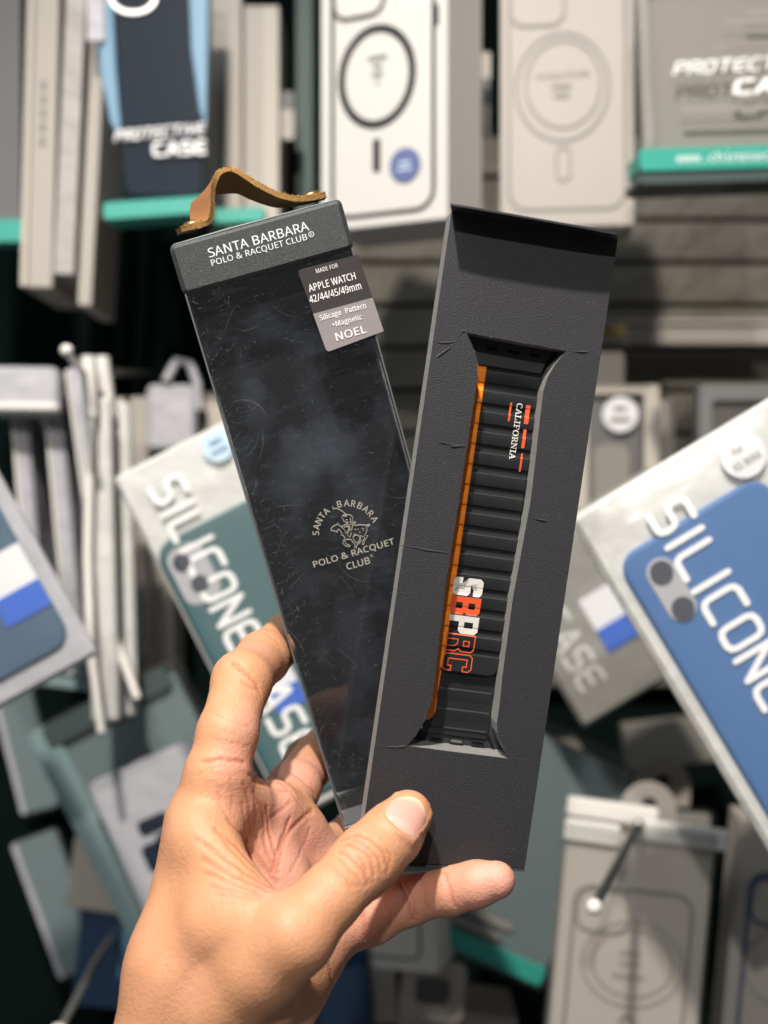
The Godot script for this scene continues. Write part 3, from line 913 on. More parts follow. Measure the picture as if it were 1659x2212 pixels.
func lower_right() -> void:
	var d := 0.80
	var k := d / focal
	var o := thing("phone_case_carton", "grey hanging carton with camera outline and faint rings at lower right", "carton", frame(1366, 2060, d, -5, -5), "phone case cartons with outline print")
	part(o, "carton_body", slab(318 * k, 480 * k, 0.035, 0.001, 0.0008), M.box_dim)
	phone_print(o, k, 262, 600, M.line_grey, 8, 120, 100, [[6, -30, 112, 96, 6, M.ink_faint], [6, -28, 90, 76, 6, M.ink_faint]], [6, -186, 34, 90, false])
	o.get_child(1).position = Vector3(-2 * k, -166 * k, 0.0003)
	o.get_child(2).position = Vector3(-66 * k, 80 * k, 0.0007)
	marks(o, k, 0, -6, [46, 46], 10, 22, M.ink_faint)
	marks(o, k, 0, -56, [70], 11, 22, M.ink_faint)
	for e in [[-104, 246, 120, 44], [84, 262, 204, 44], [-60, 286, 200, 40]]:
		part(o, "folded_top", slab(e[2] * k, e[3] * k, 0.008, 0.002, 0.001), M.plastic_white, Transform3D(Basis(Vector3.BACK, -0.03), Vector3(e[0] * k, e[1] * k, 0.004 if e[1] < 270 else -0.01)))
	part(o, "clear_sleeve", slab(330 * k, 530 * k, 0.04, 0.004), M.film, off(0, 16 * k, 0.004))
	o = thing("display_hook", "dark rod hook with white ball tip before the lower grey carton", "hook", Transform3D())
	part(o, "rod", tube([at(1290, 1962, 0.66), at(1384, 1786, 0.79), at(1410, 1720, 1.1)], 0.0026), M.dark_metal)
	part(o, "tip", ball(0.0042), M.plastic_white, Transform3D(Basis(), at(1287, 1966, 0.655)))
	part(o, "collar", ball(0.0038), M.metal, Transform3D(Basis(), at(1384, 1788, 0.787)))
	for e in [[1406, 1756, 0.86, "front arched hang tab above the lower grey carton"], [1436, 1706, 0.95, "rear arched hang tab behind the rod hook"]]:
		var kk: float = e[2] / focal
		o = thing("hang_tab", e[3], "tab", frame(e[0], e[1], e[2], -4), "arched hang tabs on the rod hook")
		var arch := PackedVector2Array()
		for i in 17:
			var a := PI * i / 16
			arch.append(Vector2(cos(a) * 62, sin(a) * 62) * kk)
		arch.append(Vector2(-62, -40) * kk)
		arch.append(Vector2(62, -40) * kk)
		part(o, "tab_plate", prism(arch, -0.002, 0, 0.0004), M.box_dim)
		part(o, "hook_slot", prism(rrect(30 * kk, 24 * kk, 10 * kk), 0, 0.0004), M.line_black, off(0, 16 * kk, 0.0002))
	o = thing("clear_header", "clear plastic header of a pack behind the rod hook", "package", frame(1390, 1840, 0.90, -4))
	part(o, "insert", slab(330 * k, 150 * k, 0.004, 0.003), M.bag_grey, off(0, 20 * k, 0))
	part(o, "shell", slab(350 * k, 170 * k, 0.010, 0.003), M.film, off(0, 20 * k, 0.003))
	o = thing("phone_case_carton", "beige carton with dark blue outline at the lower right edge", "carton", frame(1700, 2060, 0.82, -5, -6), "phone case cartons with outline print")
	part(o, "carton_body", slab(240 * k, 560 * k, 0.04, 0.001, 0.0008), M.box_warm)
	phone_print(o, k, 200, 620, M.line_navy, 9, 100, 110, [[10, -40, 96, 90, 6, M.ink_faint]], [])
	o.get_child(1).position = Vector3(10 * k, -140 * k, 0.0003)
	o.get_child(2).position = Vector3(-34 * k, 104 * k, 0.0007)
	# under the tray
	d = 0.92
	k = d / focal
	o = thing("case_pack", "dim pack slanting down to the right with turquoise foot under the fingertip", "package", frame(1100, 1800, d, -24), "turquoise-footed case packs")
	part(o, "insert", slab(400 * k, 480 * k, 0.012, 0.004), M.mist_teal, off(0, -20 * k, -0.002))
	part(o, "foot_band", slab(420 * k, 40 * k, 0.02, 0.003), M.turquoise, off(-10 * k, -262 * k, 0.002))
	marks(o, k, 20, -190, [150, 120], 16, 30, M.ink_faint, 0.001)
	part(o, "shell", slab(420 * k, 540 * k, 0.02, 0.005), M.film, off(0, -20 * k, 0.004))
	o = thing("phone_case_carton", "pale carton corner just below the little finger", "carton", frame(872, 2010, 0.9, 2, -20), "phone case cartons with outline print")
	part(o, "carton_body", slab(150 * k, 190 * k, 0.06, 0.003, 0.0015), M.plastic_white)
	part(o, "phone_outline", outline(130 * k, 220 * k, 26 * k, 5 * k), M.line_grey, off(-26 * k, 40 * k, 0.0003))
	o = thing("folded_clip", "grey folded card clip with dark slot at the bottom edge", "clip", frame(936, 2150, 0.92, -6))
	part(o, "clip_frame", ring(rrect(140 * k, 130 * k, 22 * k), rrect(76 * k, 60 * k, 18 * k), -0.008, 0), M.box_dim)
	part(o, "clip_back", slab(130 * k, 120 * k, 0.003, 0.004, 0.0005), M.dark_card, off(0, 0, -0.004))
	o = thing("beige_carton", "low beige carton at the bottom edge beside the folded clip", "carton", frame(990, 2240, 0.96, -8))
	part(o, "carton_face", slab(260 * k, 100 * k, 0.06, 0.001, 0.0008), M.box_side)
	o = thing("blue_carton", "dark blue carton between wrist and pale carton corner", "carton", frame(740, 2170, 1.0, 4))
	part(o, "carton_face", slab(130 * k, 150 * k, 0.05, 0.001, 0.0008), M.dark_blue)
	part(o, "grey_side", slab(60 * k, 150 * k, 0.05, 0.001, 0.0008), M.box_side, off(98 * k, 0, -0.01))
	o = thing("beige_carton", "dim beige carton below the bags, right of the tray", "carton", frame(1190, 1690, 1.05, 2))
	part(o, "carton_face", slab(170 * k, 160 * k, 0.05, 0.001, 0.0008), M.grey_card)
	o = thing("clear_header", "shadowed pack behind the slanting bags", "package", frame(1460, 1610, 1.06, 6))
	part(o, "insert", slab(240 * k, 110 * k, 0.02, 0.003), M.grey_card)
	part(o, "shell", slab(250 * k, 120 * k, 0.022, 0.003), M.film, off(0, 0, 0.003))

# ---------------------------------------------------------------- letters built from strokes
func stroke_letter(c: String) -> Array:
	# open or closed centre lines on a 4 x 6 grid; true as last entry closes the line
	var L := {
		"S": [[[4, 6], [1, 6], [0.3, 5.7], [0, 5], [0, 4], [0.3, 3.3], [1, 3], [3, 3], [3.7, 2.7], [4, 2], [4, 1], [3.7, 0.3], [3, 0], [0, 0]]],
		"I": [[[0.6, 0], [0.6, 6]]], "L": [[[0, 6], [0, 1], [0.3, 0.3], [1, 0], [4, 0]]],
		"C": [[[4, 6], [1.2, 6], [0.3, 5.6], [0, 4.8], [0, 1.2], [0.3, 0.4], [1.2, 0], [4, 0]]],
		"O": [[[2, 6], [1.2, 6], [0.3, 5.6], [0, 4.8], [0, 1.2], [0.3, 0.4], [1.2, 0], [2.8, 0], [3.7, 0.4], [4, 1.2], [4, 4.8], [3.7, 5.6], [2.8, 6], [1.98, 6]]],
		"N": [[[0, 0], [0, 6], [4, 0], [4, 6]]], "E": [[[4, 6], [1.2, 6], [0.3, 5.6], [0, 4.8], [0, 1.2], [0.3, 0.4], [1.2, 0], [4, 0]], [[0, 3], [3.6, 3]]],
		"A": [[[0, 0], [2.2, 6], [2.6, 6], [4.4, 0]], [[0.9, 2], [3.8, 2]]],
		"P": [[[0, 0], [0, 6], [3, 6], [3.8, 5.6], [4, 5], [4, 4], [3.8, 3.2], [3, 2.8], [0.4, 2.8]]],
		"R": [[[0, 0], [0, 6], [3, 6], [3.8, 5.6], [4, 5], [4, 4], [3.8, 3.2], [3, 2.8], [0.4, 2.8]], [[2.2, 2.8], [4.2, 0]]],
		"T": [[[0, 6], [4.4, 6]], [[2.2, 6], [2.2, 0]]], "V": [[[0, 6], [2.1, 0], [4.2, 6]]],
	}
	return L.get(c, [])

func stroked(text: String, w: float, h: float, weight := 1.1, slant := 0.0, depth := 0.0003) -> ArrayMesh:
	var polys := []
	var x := 0.0
	for c in text:
		if c == " ":
			x += 3.0
			continue
		for line in stroke_letter(c):
			var p := PackedVector2Array()
			for q in line:
				p.append(Vector2(q[0] + x, q[1]))
			for i in p.size() - 1:
				# every leg of a stroke is a short bar with round ends
				var a := p[i]
				var b := p[i + 1]
				var e := (b - a).normalized()
				var bar := PackedVector2Array()
				for s in 7:
					bar.append(b + e.rotated(-PI / 2 + PI * s / 6) * weight / 2)
				for s in 7:
					bar.append(a + e.rotated(PI / 2 + PI * s / 6) * weight / 2)
				polys.append(bar)
		x += (1.2 if c == "I" else 4.4 if c in "ATV" else 4.0) + 1.9
	x -= 1.9
	var s := Shape.new()
	var i := 0
	for p: PackedVector2Array in polys:
		var q := PackedVector2Array()
		for v in p:
			q.append(Vector2((v.x - x / 2 + slant * (v.y - 3)) * w / (x + weight), (v.y - 3) * h / (6 + weight)))
		prism_into(s, q, 0, depth + 0.00001 * (i % 17))
		i += 1
	return s.done()

# ---------------------------------------------------------------- the clear-fronted sleeve
var sleeve_frame := Transform3D()
var tray_frame := Transform3D()

func ribbon(points: Array, across: Array, thick: float, outer: Shape, inner: Shape) -> void:
	var rows := []
	for i in points.size():
		var p: Vector3 = points[i]
		var t: Vector3 = (points[mini(i + 1, points.size() - 1)] - points[maxi(i - 1, 0)]).normalized()
		var a: Vector3 = across[i]
		var n := t.cross(a).normalized()
		rows.append([p, p + a, n])
	for i in points.size() - 1:
		var f0: Vector3 = rows[i][0]
		var b0: Vector3 = rows[i][1]
		var n0: Vector3 = rows[i][2]
		var f1: Vector3 = rows[i + 1][0]
		var b1: Vector3 = rows[i + 1][1]
		var n1: Vector3 = rows[i + 1][2]
		var h := thick / 2
		outer.quad(f0 + n0 * h, b0 + n0 * h, b1 + n1 * h, f1 + n1 * h, n0, n0, n1, n1)
		inner.quad(f0 - n0 * h, b0 - n0 * h, b1 - n1 * h, f1 - n1 * h, -n0, -n0, -n1, -n1)
		inner.flat(f0 + n0 * h, f0 - n0 * h, f1 - n1 * h, f1 + n1 * h, f0 - b0)
		inner.flat(b0 + n0 * h, b0 - n0 * h, b1 - n1 * h, b1 + n1 * h, b0 - f0)
	for e in [0, points.size() - 1]:
		var h: Vector3 = rows[e][2] * thick / 2
		inner.flat(rows[e][0] + h, rows[e][1] + h, rows[e][1] - h, rows[e][0] - h, points[e] - points[1 if e == 0 else e - 1])

func smooth_path(pts: Array, per := 5) -> Array:
	var out := []
	for i in pts.size() - 1:
		var a = pts[maxi(i - 1, 0)]
		var b = pts[i]
		var c = pts[i + 1]
		var d = pts[mini(i + 2, pts.size() - 1)]
		for k in per:
			out.append(b.cubic_interpolate(c, a, d, float(k) / per))
	out.append(pts[-1])
	return out

func flat_text(o: Node3D, xf: Transform3D, words: String, px: float, py: float, w: float, h: float, z: float, font: Font, m: Material, called := "lettering", turn := 0.0) -> void:
	var c := loc(xf, px, py, z)
	var k := absf((xf * Vector3(c.x, c.y, z)).z) / focal
	part(o, called, lettering(words, w * k, h * k, font, 0.00012), m, Transform3D(Basis(Vector3.BACK, turn), Vector3(c.x, c.y, z)))

func sleeve() -> void:
	sleeve_frame = Transform3D(Basis.from_euler(Vector3(deg_to_rad(8.5), deg_to_rad(6), deg_to_rad(16.37))), EYE + Vector3(-0.0428, 0.0961, -0.4386))
	var xf := sleeve_frame
	var o := thing("sleeve_box", "slim black box with clear scratched front, leather loop and silver polo club print", "box", xf)
	var hw := 0.0288
	var deep := 0.0155
	var foot := -0.212
	# header lid of black card
	var head := part(o, "header_lid", prism(rrect(0.0592, 0.0172, 0.0021, 5), -deep - 0.0008, 0.0009, 0.0015), M.header_card, off(0, -0.0084, 0))
	part(o, "worn_glare_edge", tube([Vector3(-0.0278, 0.00005, -0.0004), Vector3(-0.01, 0.00012, -0.0003), Vector3(0.008, 0.0001, -0.0004), Vector3(0.0278, 0.00005, -0.0003)], [0.0002, 0.00042, 0.00032, 0.0002], 6), M.worn_glare_card)  # worn fibres and edge glare, both painted as one pale strip
	for q in [["SANTA BARBARA", 556, 512, 226, 20.0], ["POLO & RACQUET CLUB", 558, 536.5, 216, 16.5]]:
		flat_text(o, xf, q[0], q[1], q[2], q[3], q[4], 0.00092, styled(sans, 0.15, 0), M.foil, "foil_lettering")
	var c := loc(xf, 671, 501, 0.00092)
	part(o, "foil_mark", ring(oval(0.00095, 0.00095, 20), oval(0.00072, 0.00072, 20), 0, 0.00012), M.foil, off(c.x, c.y, 0.00092))
	part(o, "foil_mark", lettering("R", 0, 0.0009, sans, 0.0001), M.foil, off(c.x, c.y, 0.00092))
	# leather loop
	var px := [[388, 490], [404, 486], [432, 480], [450, 470], [456, 445], [456, 412], [461, 384], [472, 366], [492, 359], [511, 364], [534, 379], [563, 397], [598, 414], [628, 422], [657, 423], [684, 419], [703, 414]]
	var sway := [[-0.002, 0.0, -0.010], [-0.002, 0.0, -0.010], [-0.003, 0.0, -0.010], [-0.0055, 0.001, -0.009], [-0.0070, 0.0, -0.008], [-0.0068, -0.001, -0.008], [-0.0050, -0.003, -0.009], [-0.002, -0.005, -0.010], [0.0, -0.0062, -0.010], [0.0, -0.0062, -0.010], [-0.0006, -0.0050, -0.010], [-0.001, -0.0036, -0.010], [-0.001, -0.0024, -0.010], [0, -0.0012, -0.010], [0, -0.0004, -0.010], [0, 0, -0.010], [0, 0, -0.010]]
	var pts := []
	var acr := []
	for i in px.size():
		var q := loc(xf, px[i][0], px[i][1], -0.004)
		pts.append(Vector3(q.x, maxf(q.y, 0.0013), -0.004))
		acr.append(Vector3(sway[i][0], sway[i][1], sway[i][2]) * 1.05)
	pts = smooth_path(pts)
	acr = smooth_path(acr)
	var outer := Shape.new()
	var inner := Shape.new()
	ribbon(pts, acr, 0.0019, outer, inner)
	var strap := part(o, "leather_loop", outer.done(), M.leather)
	part(strap, "suede_lining", inner.done(), M.suede)
	var fray := Shape.new()
	for i in 900:
		var t := rng.randf() * (pts.size() - 1.001)
		var j := int(t)
		var p: Vector3 = pts[j].lerp(pts[j + 1], t - j)
		var a: Vector3 = acr[j]
		var tang: Vector3 = (pts[j + 1] - pts[j]).normalized()
		var n := a.cross(tang).normalized()
		var side := -1.0 if rng.randf() < 0.68 else 1.0
		var base := p + n * side * rng.randf_range(0.0004, 0.00095) + (Vector3.ZERO if rng.randf() < 0.7 else a)
		var tip := base + (n * side * rng.randf_range(0.1, 0.8) - a.normalized() * rng.randf_range(-0.2, 0.9) + tang * rng.randf_range(-0.9, 0.9)) * rng.randf_range(0.0003, 0.0012)
		var w := tang * 0.00010
		fray.tri(base - w, base + w, tip, -a.normalized(), -a.normalized(), n * side)
		fray.tri(base - n * 0.0001, base + n * 0.0001, tip, tang, tang, tang)
	var fr := part(strap, "frayed_fibres", fray.done(), M.leather_fibre)
	fr.set_meta("kind", "stuff")
	for q in [[410, 474], [668, 411]]:
		c = loc(xf, q[0], q[1], -0.0095)
		var disc := SphereMesh.new()
		disc.radius = 0.0033
		disc.height = 0.0024
		disc.radial_segments = 20
		disc.rings = 8
		part(strap, "rivet", disc, M.brass, off(c.x, maxf(c.y - 0.0006, 0.0022), -0.0095))
	# clear body with black card behind
	var s := Shape.new()
	s.quad(Vector3(-hw, -0.0165, 0), Vector3(hw, -0.0165, 0), Vector3(hw, foot, 0), Vector3(-hw, foot, 0), Vector3.BACK)
	part(o, "front_window", s.done(), M.sleeve_plastic)
	s = Shape.new()
	s.quad(Vector3(-hw, -0.0165, 0), Vector3(-hw, -0.0165, -deep), Vector3(-hw, foot, -deep), Vector3(-hw, foot, 0), Vector3.LEFT)
	part(o, "side_panel", s.done(), M.side_plastic)
	s = Shape.new()
	s.quad(Vector3(hw, -0.0165, 0), Vector3(hw, -0.0165, -deep), Vector3(hw, foot, -deep), Vector3(hw, foot, 0), Vector3.RIGHT)
	part(o, "side_panel", s.done(), M.side_plastic)
	s = Shape.new()
	s.quad(Vector3(-hw, foot, 0), Vector3(hw, foot, 0), Vector3(hw, foot, -deep), Vector3(-hw, foot, -deep), Vector3.DOWN)
	part(o, "bottom_window", s.done(), M.sleeve_plastic)
	s = Shape.new()
	s.quad(Vector3(-hw, -0.18, -deep), Vector3(hw, -0.18, -deep), Vector3(hw, foot, -deep), Vector3(-hw, foot, -deep), Vector3.BACK)
	part(o, "back_window", s.done(), M.sleeve_plastic)
	part(o, "back_card", slab(2 * hw - 0.0008, 0.187, 0.0006, 0.0005, 0.0), M.inner_card, off(0, -0.0168 - 0.0935, -deep + 0.0014))
	for q in [[-hw, 0.0], [hw, 0.0], [-hw, -deep], [hw, -deep]]:
		part(o, "plastic_fold", tube([Vector3(q[0], -0.0165, q[1]), Vector3(q[0], foot, q[1])], 0.00034, 6), M.plastic_edge if q[1] < -0.01 else M.plastic_seam)
	for z in [0.0, -deep]:
		part(o, "plastic_fold", tube([Vector3(-hw, foot, z), Vector3(hw, foot, z)], 0.00040, 6), M.plastic_seam)
	part(o, "bottom_flap", slab(2 * hw - 0.001, deep - 0.001, 0.0004, 0.0004, 0.0), M.plastic_edge, Transform3D(Basis(Vector3.RIGHT, -PI / 2), Vector3(0, foot + 0.0008, -deep / 2)))
	# dirt on the plastic, with soft reflections painted in
	var w := PackedVector2Array([Vector2(0, 0), Vector2(1, 0), Vector2(1, 1), Vector2(0, 1)])
	s = Shape.new()
	s.quad(Vector3(-hw + 0.0003, -0.0172, 0.0004), Vector3(hw - 0.0003, -0.0172, 0.0004), Vector3(hw - 0.0003, foot + 0.0003, 0.0004), Vector3(-hw + 0.0003, foot + 0.0003, 0.0004), Vector3.BACK)
	for i in s.v.size():
		s.uv[i] = Vector2((s.v[i].x + hw) / (2 * hw), (s.v[i].y + 0.0172) / (foot + 0.0172))
	part(o, "dust_reflections", s.done(), M.dust_reflections)
	# paper label
	var corner := []
	for q in [[641, 579], [773, 545], [829, 712], [705, 758]]:
		corner.append(loc(xf, q[0], q[1], 0.0008))
	var mid_l: Vector2 = corner[0].lerp(corner[3], 0.53)
	var mid_r: Vector2 = corner[1].lerp(corner[2], 0.56)
	for h in 2:
		var quad := PackedVector2Array([corner[0], corner[1], mid_r, mid_l]) if h == 0 else PackedVector2Array([mid_l, mid_r, corner[2], corner[3]])
		var poly := PackedVector2Array()
		for i in 4:
			var v := quad[i]
			if (h == 0 and i == 0) or (h == 1 and i == 3):
				var a := v + (quad[(i + 3) % 4] - v).normalized() * 0.0014
				var b := v + (quad[(i + 1) % 4] - v).normalized() * 0.0014
				for t in 6:
					poly.append(a.lerp(v, t / 5.0).lerp(v.lerp(b, t / 5.0), t / 5.0))
			else:
				poly.append(v)
		part(o, "label_dark_half" if h == 0 else "label_grey_half", prism(poly, 0.0005, 0.00075), M.label_dark if h == 0 else M.label_grey)
	for q in [["MADE FOR", 705, 575, 49, 9], ["APPLE WATCH", 716, 605, 106, 15.5], ["42/44/45/49mm", 723, 628, 117, 16], ["Silicage  Pattern", 740, 671, 104, 16], ["+Magnetic", 749, 691, 68, 14.5], ["NOEL", 757, 716, 68, 17]]:
		flat_text(o, xf, q[0], q[1], q[2], q[3], q[4], 0.0008, styled(sans, 0.25 if q[4] > 14 else 0.0, 0), M.label_print, "label_lettering")
	polo_print(o, xf)

func polo_print(o: Node3D, xf: Transform3D) -> void:
	var z := 0.0006
	var spot_at := func(x: float, y: float) -> Vector3:
		var q := loc(xf, 621.0 + 0.1953 * x, 1026.0 + 0.1953 * y, z)
		return Vector3(q.x, q.y, z)
	var hub: Vector3 = spot_at.call(655, 655)
	var rad: float = (spot_at.call(655, 310) - hub).length()
	var kk := rad / 345.0
	var deg := [161, 149, 137.5, 126, 115, 87.5, 74, 61.5, 49, 36.5, 24, 11]
	var word := "SANTABARBARA"
	for i in word.length():
		var a := deg_to_rad(deg[i] + 1)
		part(o, "logo_letter", lettering(word[i], 0, 72 * kk, sans, 0.0001), M.logo_print, Transform3D(Basis(Vector3.BACK, a - PI / 2), hub + Vector3(cos(a), sin(a), 0) * rad))
	flat_text(o, xf, "POLO & RACQUET", 764, 1196.5, 183, 17, z, sans, M.logo_print, "logo_lettering", 0.0)
	flat_text(o, xf, "CLUB", 773, 1218, 52, 15, z, sans, M.logo_print, "logo_lettering", 0.0)
	flat_text(o, xf, "c", 803, 1201, 5, 5, z, sans, M.logo_print, "logo_lettering", 0.0)
	var lines := [
		[[475, 605], [500, 570], [545, 550], [550, 532], [562, 555], [590, 575], [640, 550], [670, 545]],
		[[720, 555], [760, 560], [800, 550], [850, 558], [880, 555], [905, 548], [912, 558], [880, 572], [865, 582], [880, 600], [870, 640], [845, 668], [890, 675], [872, 700], [850, 730], [840, 775], [826, 776], [830, 735], [855, 690], [820, 682], [800, 670], [812, 730], [798, 755], [770, 772], [755, 815], [742, 810], [745, 775], [715, 740], [700, 716], [655, 715], [625, 740], [645, 765], [690, 785], [685, 798], [640, 790], [605, 755], [620, 725], [635, 700], [610, 670], [585, 668], [600, 650], [580, 620], [560, 600], [545, 620], [545, 642], [530, 625], [500, 620], [478, 622], [475, 605]],
		[[720, 680], [735, 735], [760, 755], [790, 740], [800, 700], [785, 672], [750, 668], [720, 685]],
		[[590, 575], [620, 600], [640, 645], [690, 600], [660, 570], [620, 580]], [[660, 640], [665, 680], [690, 690], [705, 640]],
		[[505, 385], [492, 345]], [[505, 370], [545, 372], [590, 393], [625, 420], [650, 442]],
		[[650, 442], [680, 438], [705, 452], [722, 470], [716, 500], [735, 522], [752, 518], [748, 535], [730, 538], [705, 520]],
		[[650, 442], [610, 445], [598, 470], [612, 490], [622, 515], [645, 528], [668, 520]], [[612, 450], [632, 462], [655, 455]], [[640, 500], [660, 495]],
		[[668, 520], [660, 550], [675, 575], [672, 640]], [[705, 520], [718, 560], [706, 612], [690, 618], [684, 575], [690, 548], [704, 545]], [[690, 470], [698, 505], [688, 530]],
		[[740, 600], [755, 612]], [[770, 596], [782, 606]], [[792, 628], [802, 640]], [[820, 592], [842, 600], [836, 622]], [[730, 655], [750, 658]],
	]
	for l in lines:
		var pts := []
		for q in l:
			pts.append(spot_at.call(q[0], q[1]))
		part(o, "logo_line", tube(pts, 0.00012, 4), M.logo_print)

# ---------------------------------------------------------------- the card tray
func tray_box() -> void:
	tray_frame = Transform3D(Basis.from_euler(Vector3(deg_to_rad(3), deg_to_rad(5), deg_to_rad(-7.8))), EYE + Vector3(0.0331, -0.0115, -0.42))
	var xf := tray_frame
	var o := thing("card_tray", "open black card tray with foam lining and shaped cut-out, torn creases round the opening", "tray", xf)
	var P := func(x, y) -> Vector2: return loc(xf, x, y, 0.0)
	var tl: Vector2 = P.call(977, 452)
	var tr: Vector2 = P.call(1338.5, 515)
	var br: Vector2 = P.call(1136, 1882)
	var bl: Vector2 = P.call(773.5, 1866)
	var left := []
	for q in [[1008.5, 714.7], [1020, 739], [1029, 764.5], [1033, 786], [1033.5, 811], [1029, 839], [1021, 893], [1009.5, 971.5], [993, 1080], [972, 1215], [965.7, 1246], [958.5, 1314.6], [949, 1391], [941, 1464], [933.5, 1516], [919, 1559.6], [899, 1593], [879.6, 1615.7]]:
		left.append(P.call(q[0], q[1]))
	var right := []
	for q in [[1228, 754.7], [1216, 768], [1203, 784], [1187, 811], [1178, 839], [1169.6, 907], [1160, 995], [1150, 1080], [1125.6, 1215], [1111, 1294], [1096.5, 1402], [1088, 1464], [1082, 1526.4], [1075.7, 1568], [1078, 1590], [1084, 1606], [1092, 1624], [1102.7, 1643.7]]:
		right.append(P.call(q[0], q[1]))
	var mt: Vector2 = P.call(1118, 735)
	var mb: Vector2 = P.call(990, 1630)
	var halves := []
	for side in 2:
		var poly := PackedVector2Array()
		var top_mid := tl.lerp(tr, 0.5)
		var bot_mid := bl.lerp(br, 0.5)
		if side == 0:
			poly.append_array([tl, top_mid, mt])
			for q in left:
				poly.append(q)
			poly.append_array([mb, bot_mid, bl])
		else:
			poly.append_array([tr, top_mid, mt])
			for q in right:
				poly.append(q)
			poly.append_array([mb, bot_mid, br])
		halves.append(poly)
	var s := Shape.new()
	for h in halves:
		prism_into(s, h, -0.0006, 0.0)
	part(o, "face_card", s.done(), M.black_card)
	s = Shape.new()
	for h in halves:
		prism_into(s, h, -0.0122, -0.0006)
	part(o, "foam_block", s.done(), M.foam)
	part(o, "back_card", prism(PackedVector2Array([tl, tr, br, bl]), -0.0128, -0.0122), M.black_card)
	# top flap folded forward
	s = Shape.new()
	var e0 := loc(xf, 975, 437, 0.012)
	var e1 := loc(xf, 1338, 501, 0.0115)
	var a := Vector3(tl.x, tl.y, 0)
	var b := Vector3(tr.x, tr.y, 0)
	var n := 14
	for i in n:
		var t0 := float(i) / n
		var t1 := float(i + 1) / n
		var lip := func(t: float) -> Vector3:
			return Vector3(lerpf(e0.x, e1.x, t), lerpf(e0.y, e1.y, t) , lerpf(0.012, 0.0115, t) - 0.0012 * pow(t, 6) - 0.0008 * pow(1 - t, 9))
		var p0 := a.lerp(b, t0)
		var p1 := a.lerp(b, t1)
		var q0: Vector3 = lip.call(t0)
		var q1: Vector3 = lip.call(t1)
		var up := Vector3(0, 0.0006, 0)
		s.flat(p0, p1, q1, q0, Vector3.DOWN)
		s.flat(p0 + up, p1 + up, q1 + up, q0 + up, Vector3.UP)
		s.flat(q0, q1, q1 + up, q0 + up, Vector3.BACK)
		if i == 0:
			s.flat(p0, p0 + up, q0 + up, q0, Vector3.LEFT)
		if i == n - 1:
			s.flat(p1, p1 + up, q1 + up, q1, Vector3.RIGHT)
	part(o, "top_flap", s.done(), M.black_card)
	s = Shape.new()
	var d0 := Vector3(bl.x, bl.y, 0)
	var d1 := Vector3(br.x, br.y, 0)
	s.flat(d0 + Vector3(0, -0.0002, 0.0004), d1 + Vector3(0, -0.0002, 0.0004), d1 + Vector3(0, -0.0009, 0.0006), d0 + Vector3(0, -0.0009, 0.0006), Vector3.BACK)
	s.flat(d0 + Vector3(0, -0.0009, 0.0006), d1 + Vector3(0, -0.0009, 0.0006), d1 + Vector3(0, -0.0009, -0.0125), d0 + Vector3(0, -0.0009, -0.0125), Vector3.DOWN)
	s.flat(d0 + Vector3(0, -0.0002, 0.0004), d1 + Vector3(0, -0.0002, 0.0004), d1 + Vector3(0, -0.0002, -0.0125), d0 + Vector3(0, -0.0002, -0.0125), Vector3.UP)
	part(o, "bottom_flap", s.done(), M.black_card)
	# torn creases: raised, split ridges in the card
	var creases := [[[934, 733], [952, 737], [970, 737], [986, 735]], [[987, 736], [972, 749], [960, 757], [942, 770]], [[1230, 755], [1252, 757], [1276, 757]], [[937, 949], [957, 955], [985, 960], [1009, 963]], [[960, 953], [978, 963], [1009, 961]], [[866, 1179], [894, 1183], [918, 1188], [975, 1196]], [[1146, 1117], [1164, 1122], [1186, 1126]], [[810, 1612], [846, 1618], [879, 1616]], [[986, 735], [1000, 712], [1008, 715]], [[1104, 1641], [1150, 1648]]]
	for l in creases:
		var pts := []
		var rr := []
		for i in l.size():
			var q: Vector2 = P.call(l[i][0], l[i][1])
			pts.append(Vector3(q.x, q.y, -0.00005))
			rr.append(0.00042 * (1.0 if i > 0 and i < l.size() - 1 else 0.35))
		pts = smooth_path(pts, 3)
		var rad := []
		for i in pts.size():
			rad.append(rr[mini(i / 3, rr.size() - 1)] * rng.randf_range(0.6, 1.2))
		part(o, "crease", tube(pts, rad, 6), M.black_card)
	# frayed paper along the cut edges
	var fuzz := Shape.new()
	for chain in [left, right, [left[0], mt, right[0]], [left[-1], mb, right[-1]]]:
		for i in 150:
			var t: float = rng.randf() * (chain.size() - 1.001)
			var j := int(t)
			var q: Vector2 = chain[j].lerp(chain[j + 1], t - j)
			var e: Vector2 = (chain[j + 1] - chain[j]).normalized()
			var base := Vector3(q.x, q.y, -0.0001)
			var tip := base + Vector3(rng.randf_range(-1, 1), rng.randf_range(-1, 1), rng.randf_range(-0.2, 0.9)) * rng.randf_range(0.0001, 0.00045)
			var w := Vector3(e.x, e.y, 0) * rng.randf_range(0.00005, 0.0002)
			fuzz.tri(base - w, base + w, tip, Vector3.BACK, Vector3.BACK, Vector3.BACK)
	var fz := part(o, "paper_fray", fuzz.done(), M.foam)
	fz.set_meta("kind", "stuff")

# ---------------------------------------------------------------- the watch band
const PITCH := 0.00663
func rib_height(t: float) -> float:
	# t runs down the band from the top of a rib
	t = fposmod(t, PITCH)
	var low := -0.00115
	if t < 0.0012:
		return low * (1.0 - sin(t / 0.0012 * PI / 2))
	if t < 0.0046:
		return -0.00022 * (t - 0.0012) / 0.0034
	if t < 0.0056:
		return lerpf(-0.00022, low, smoothstep(0.0046, 0.0056, t))
	return low

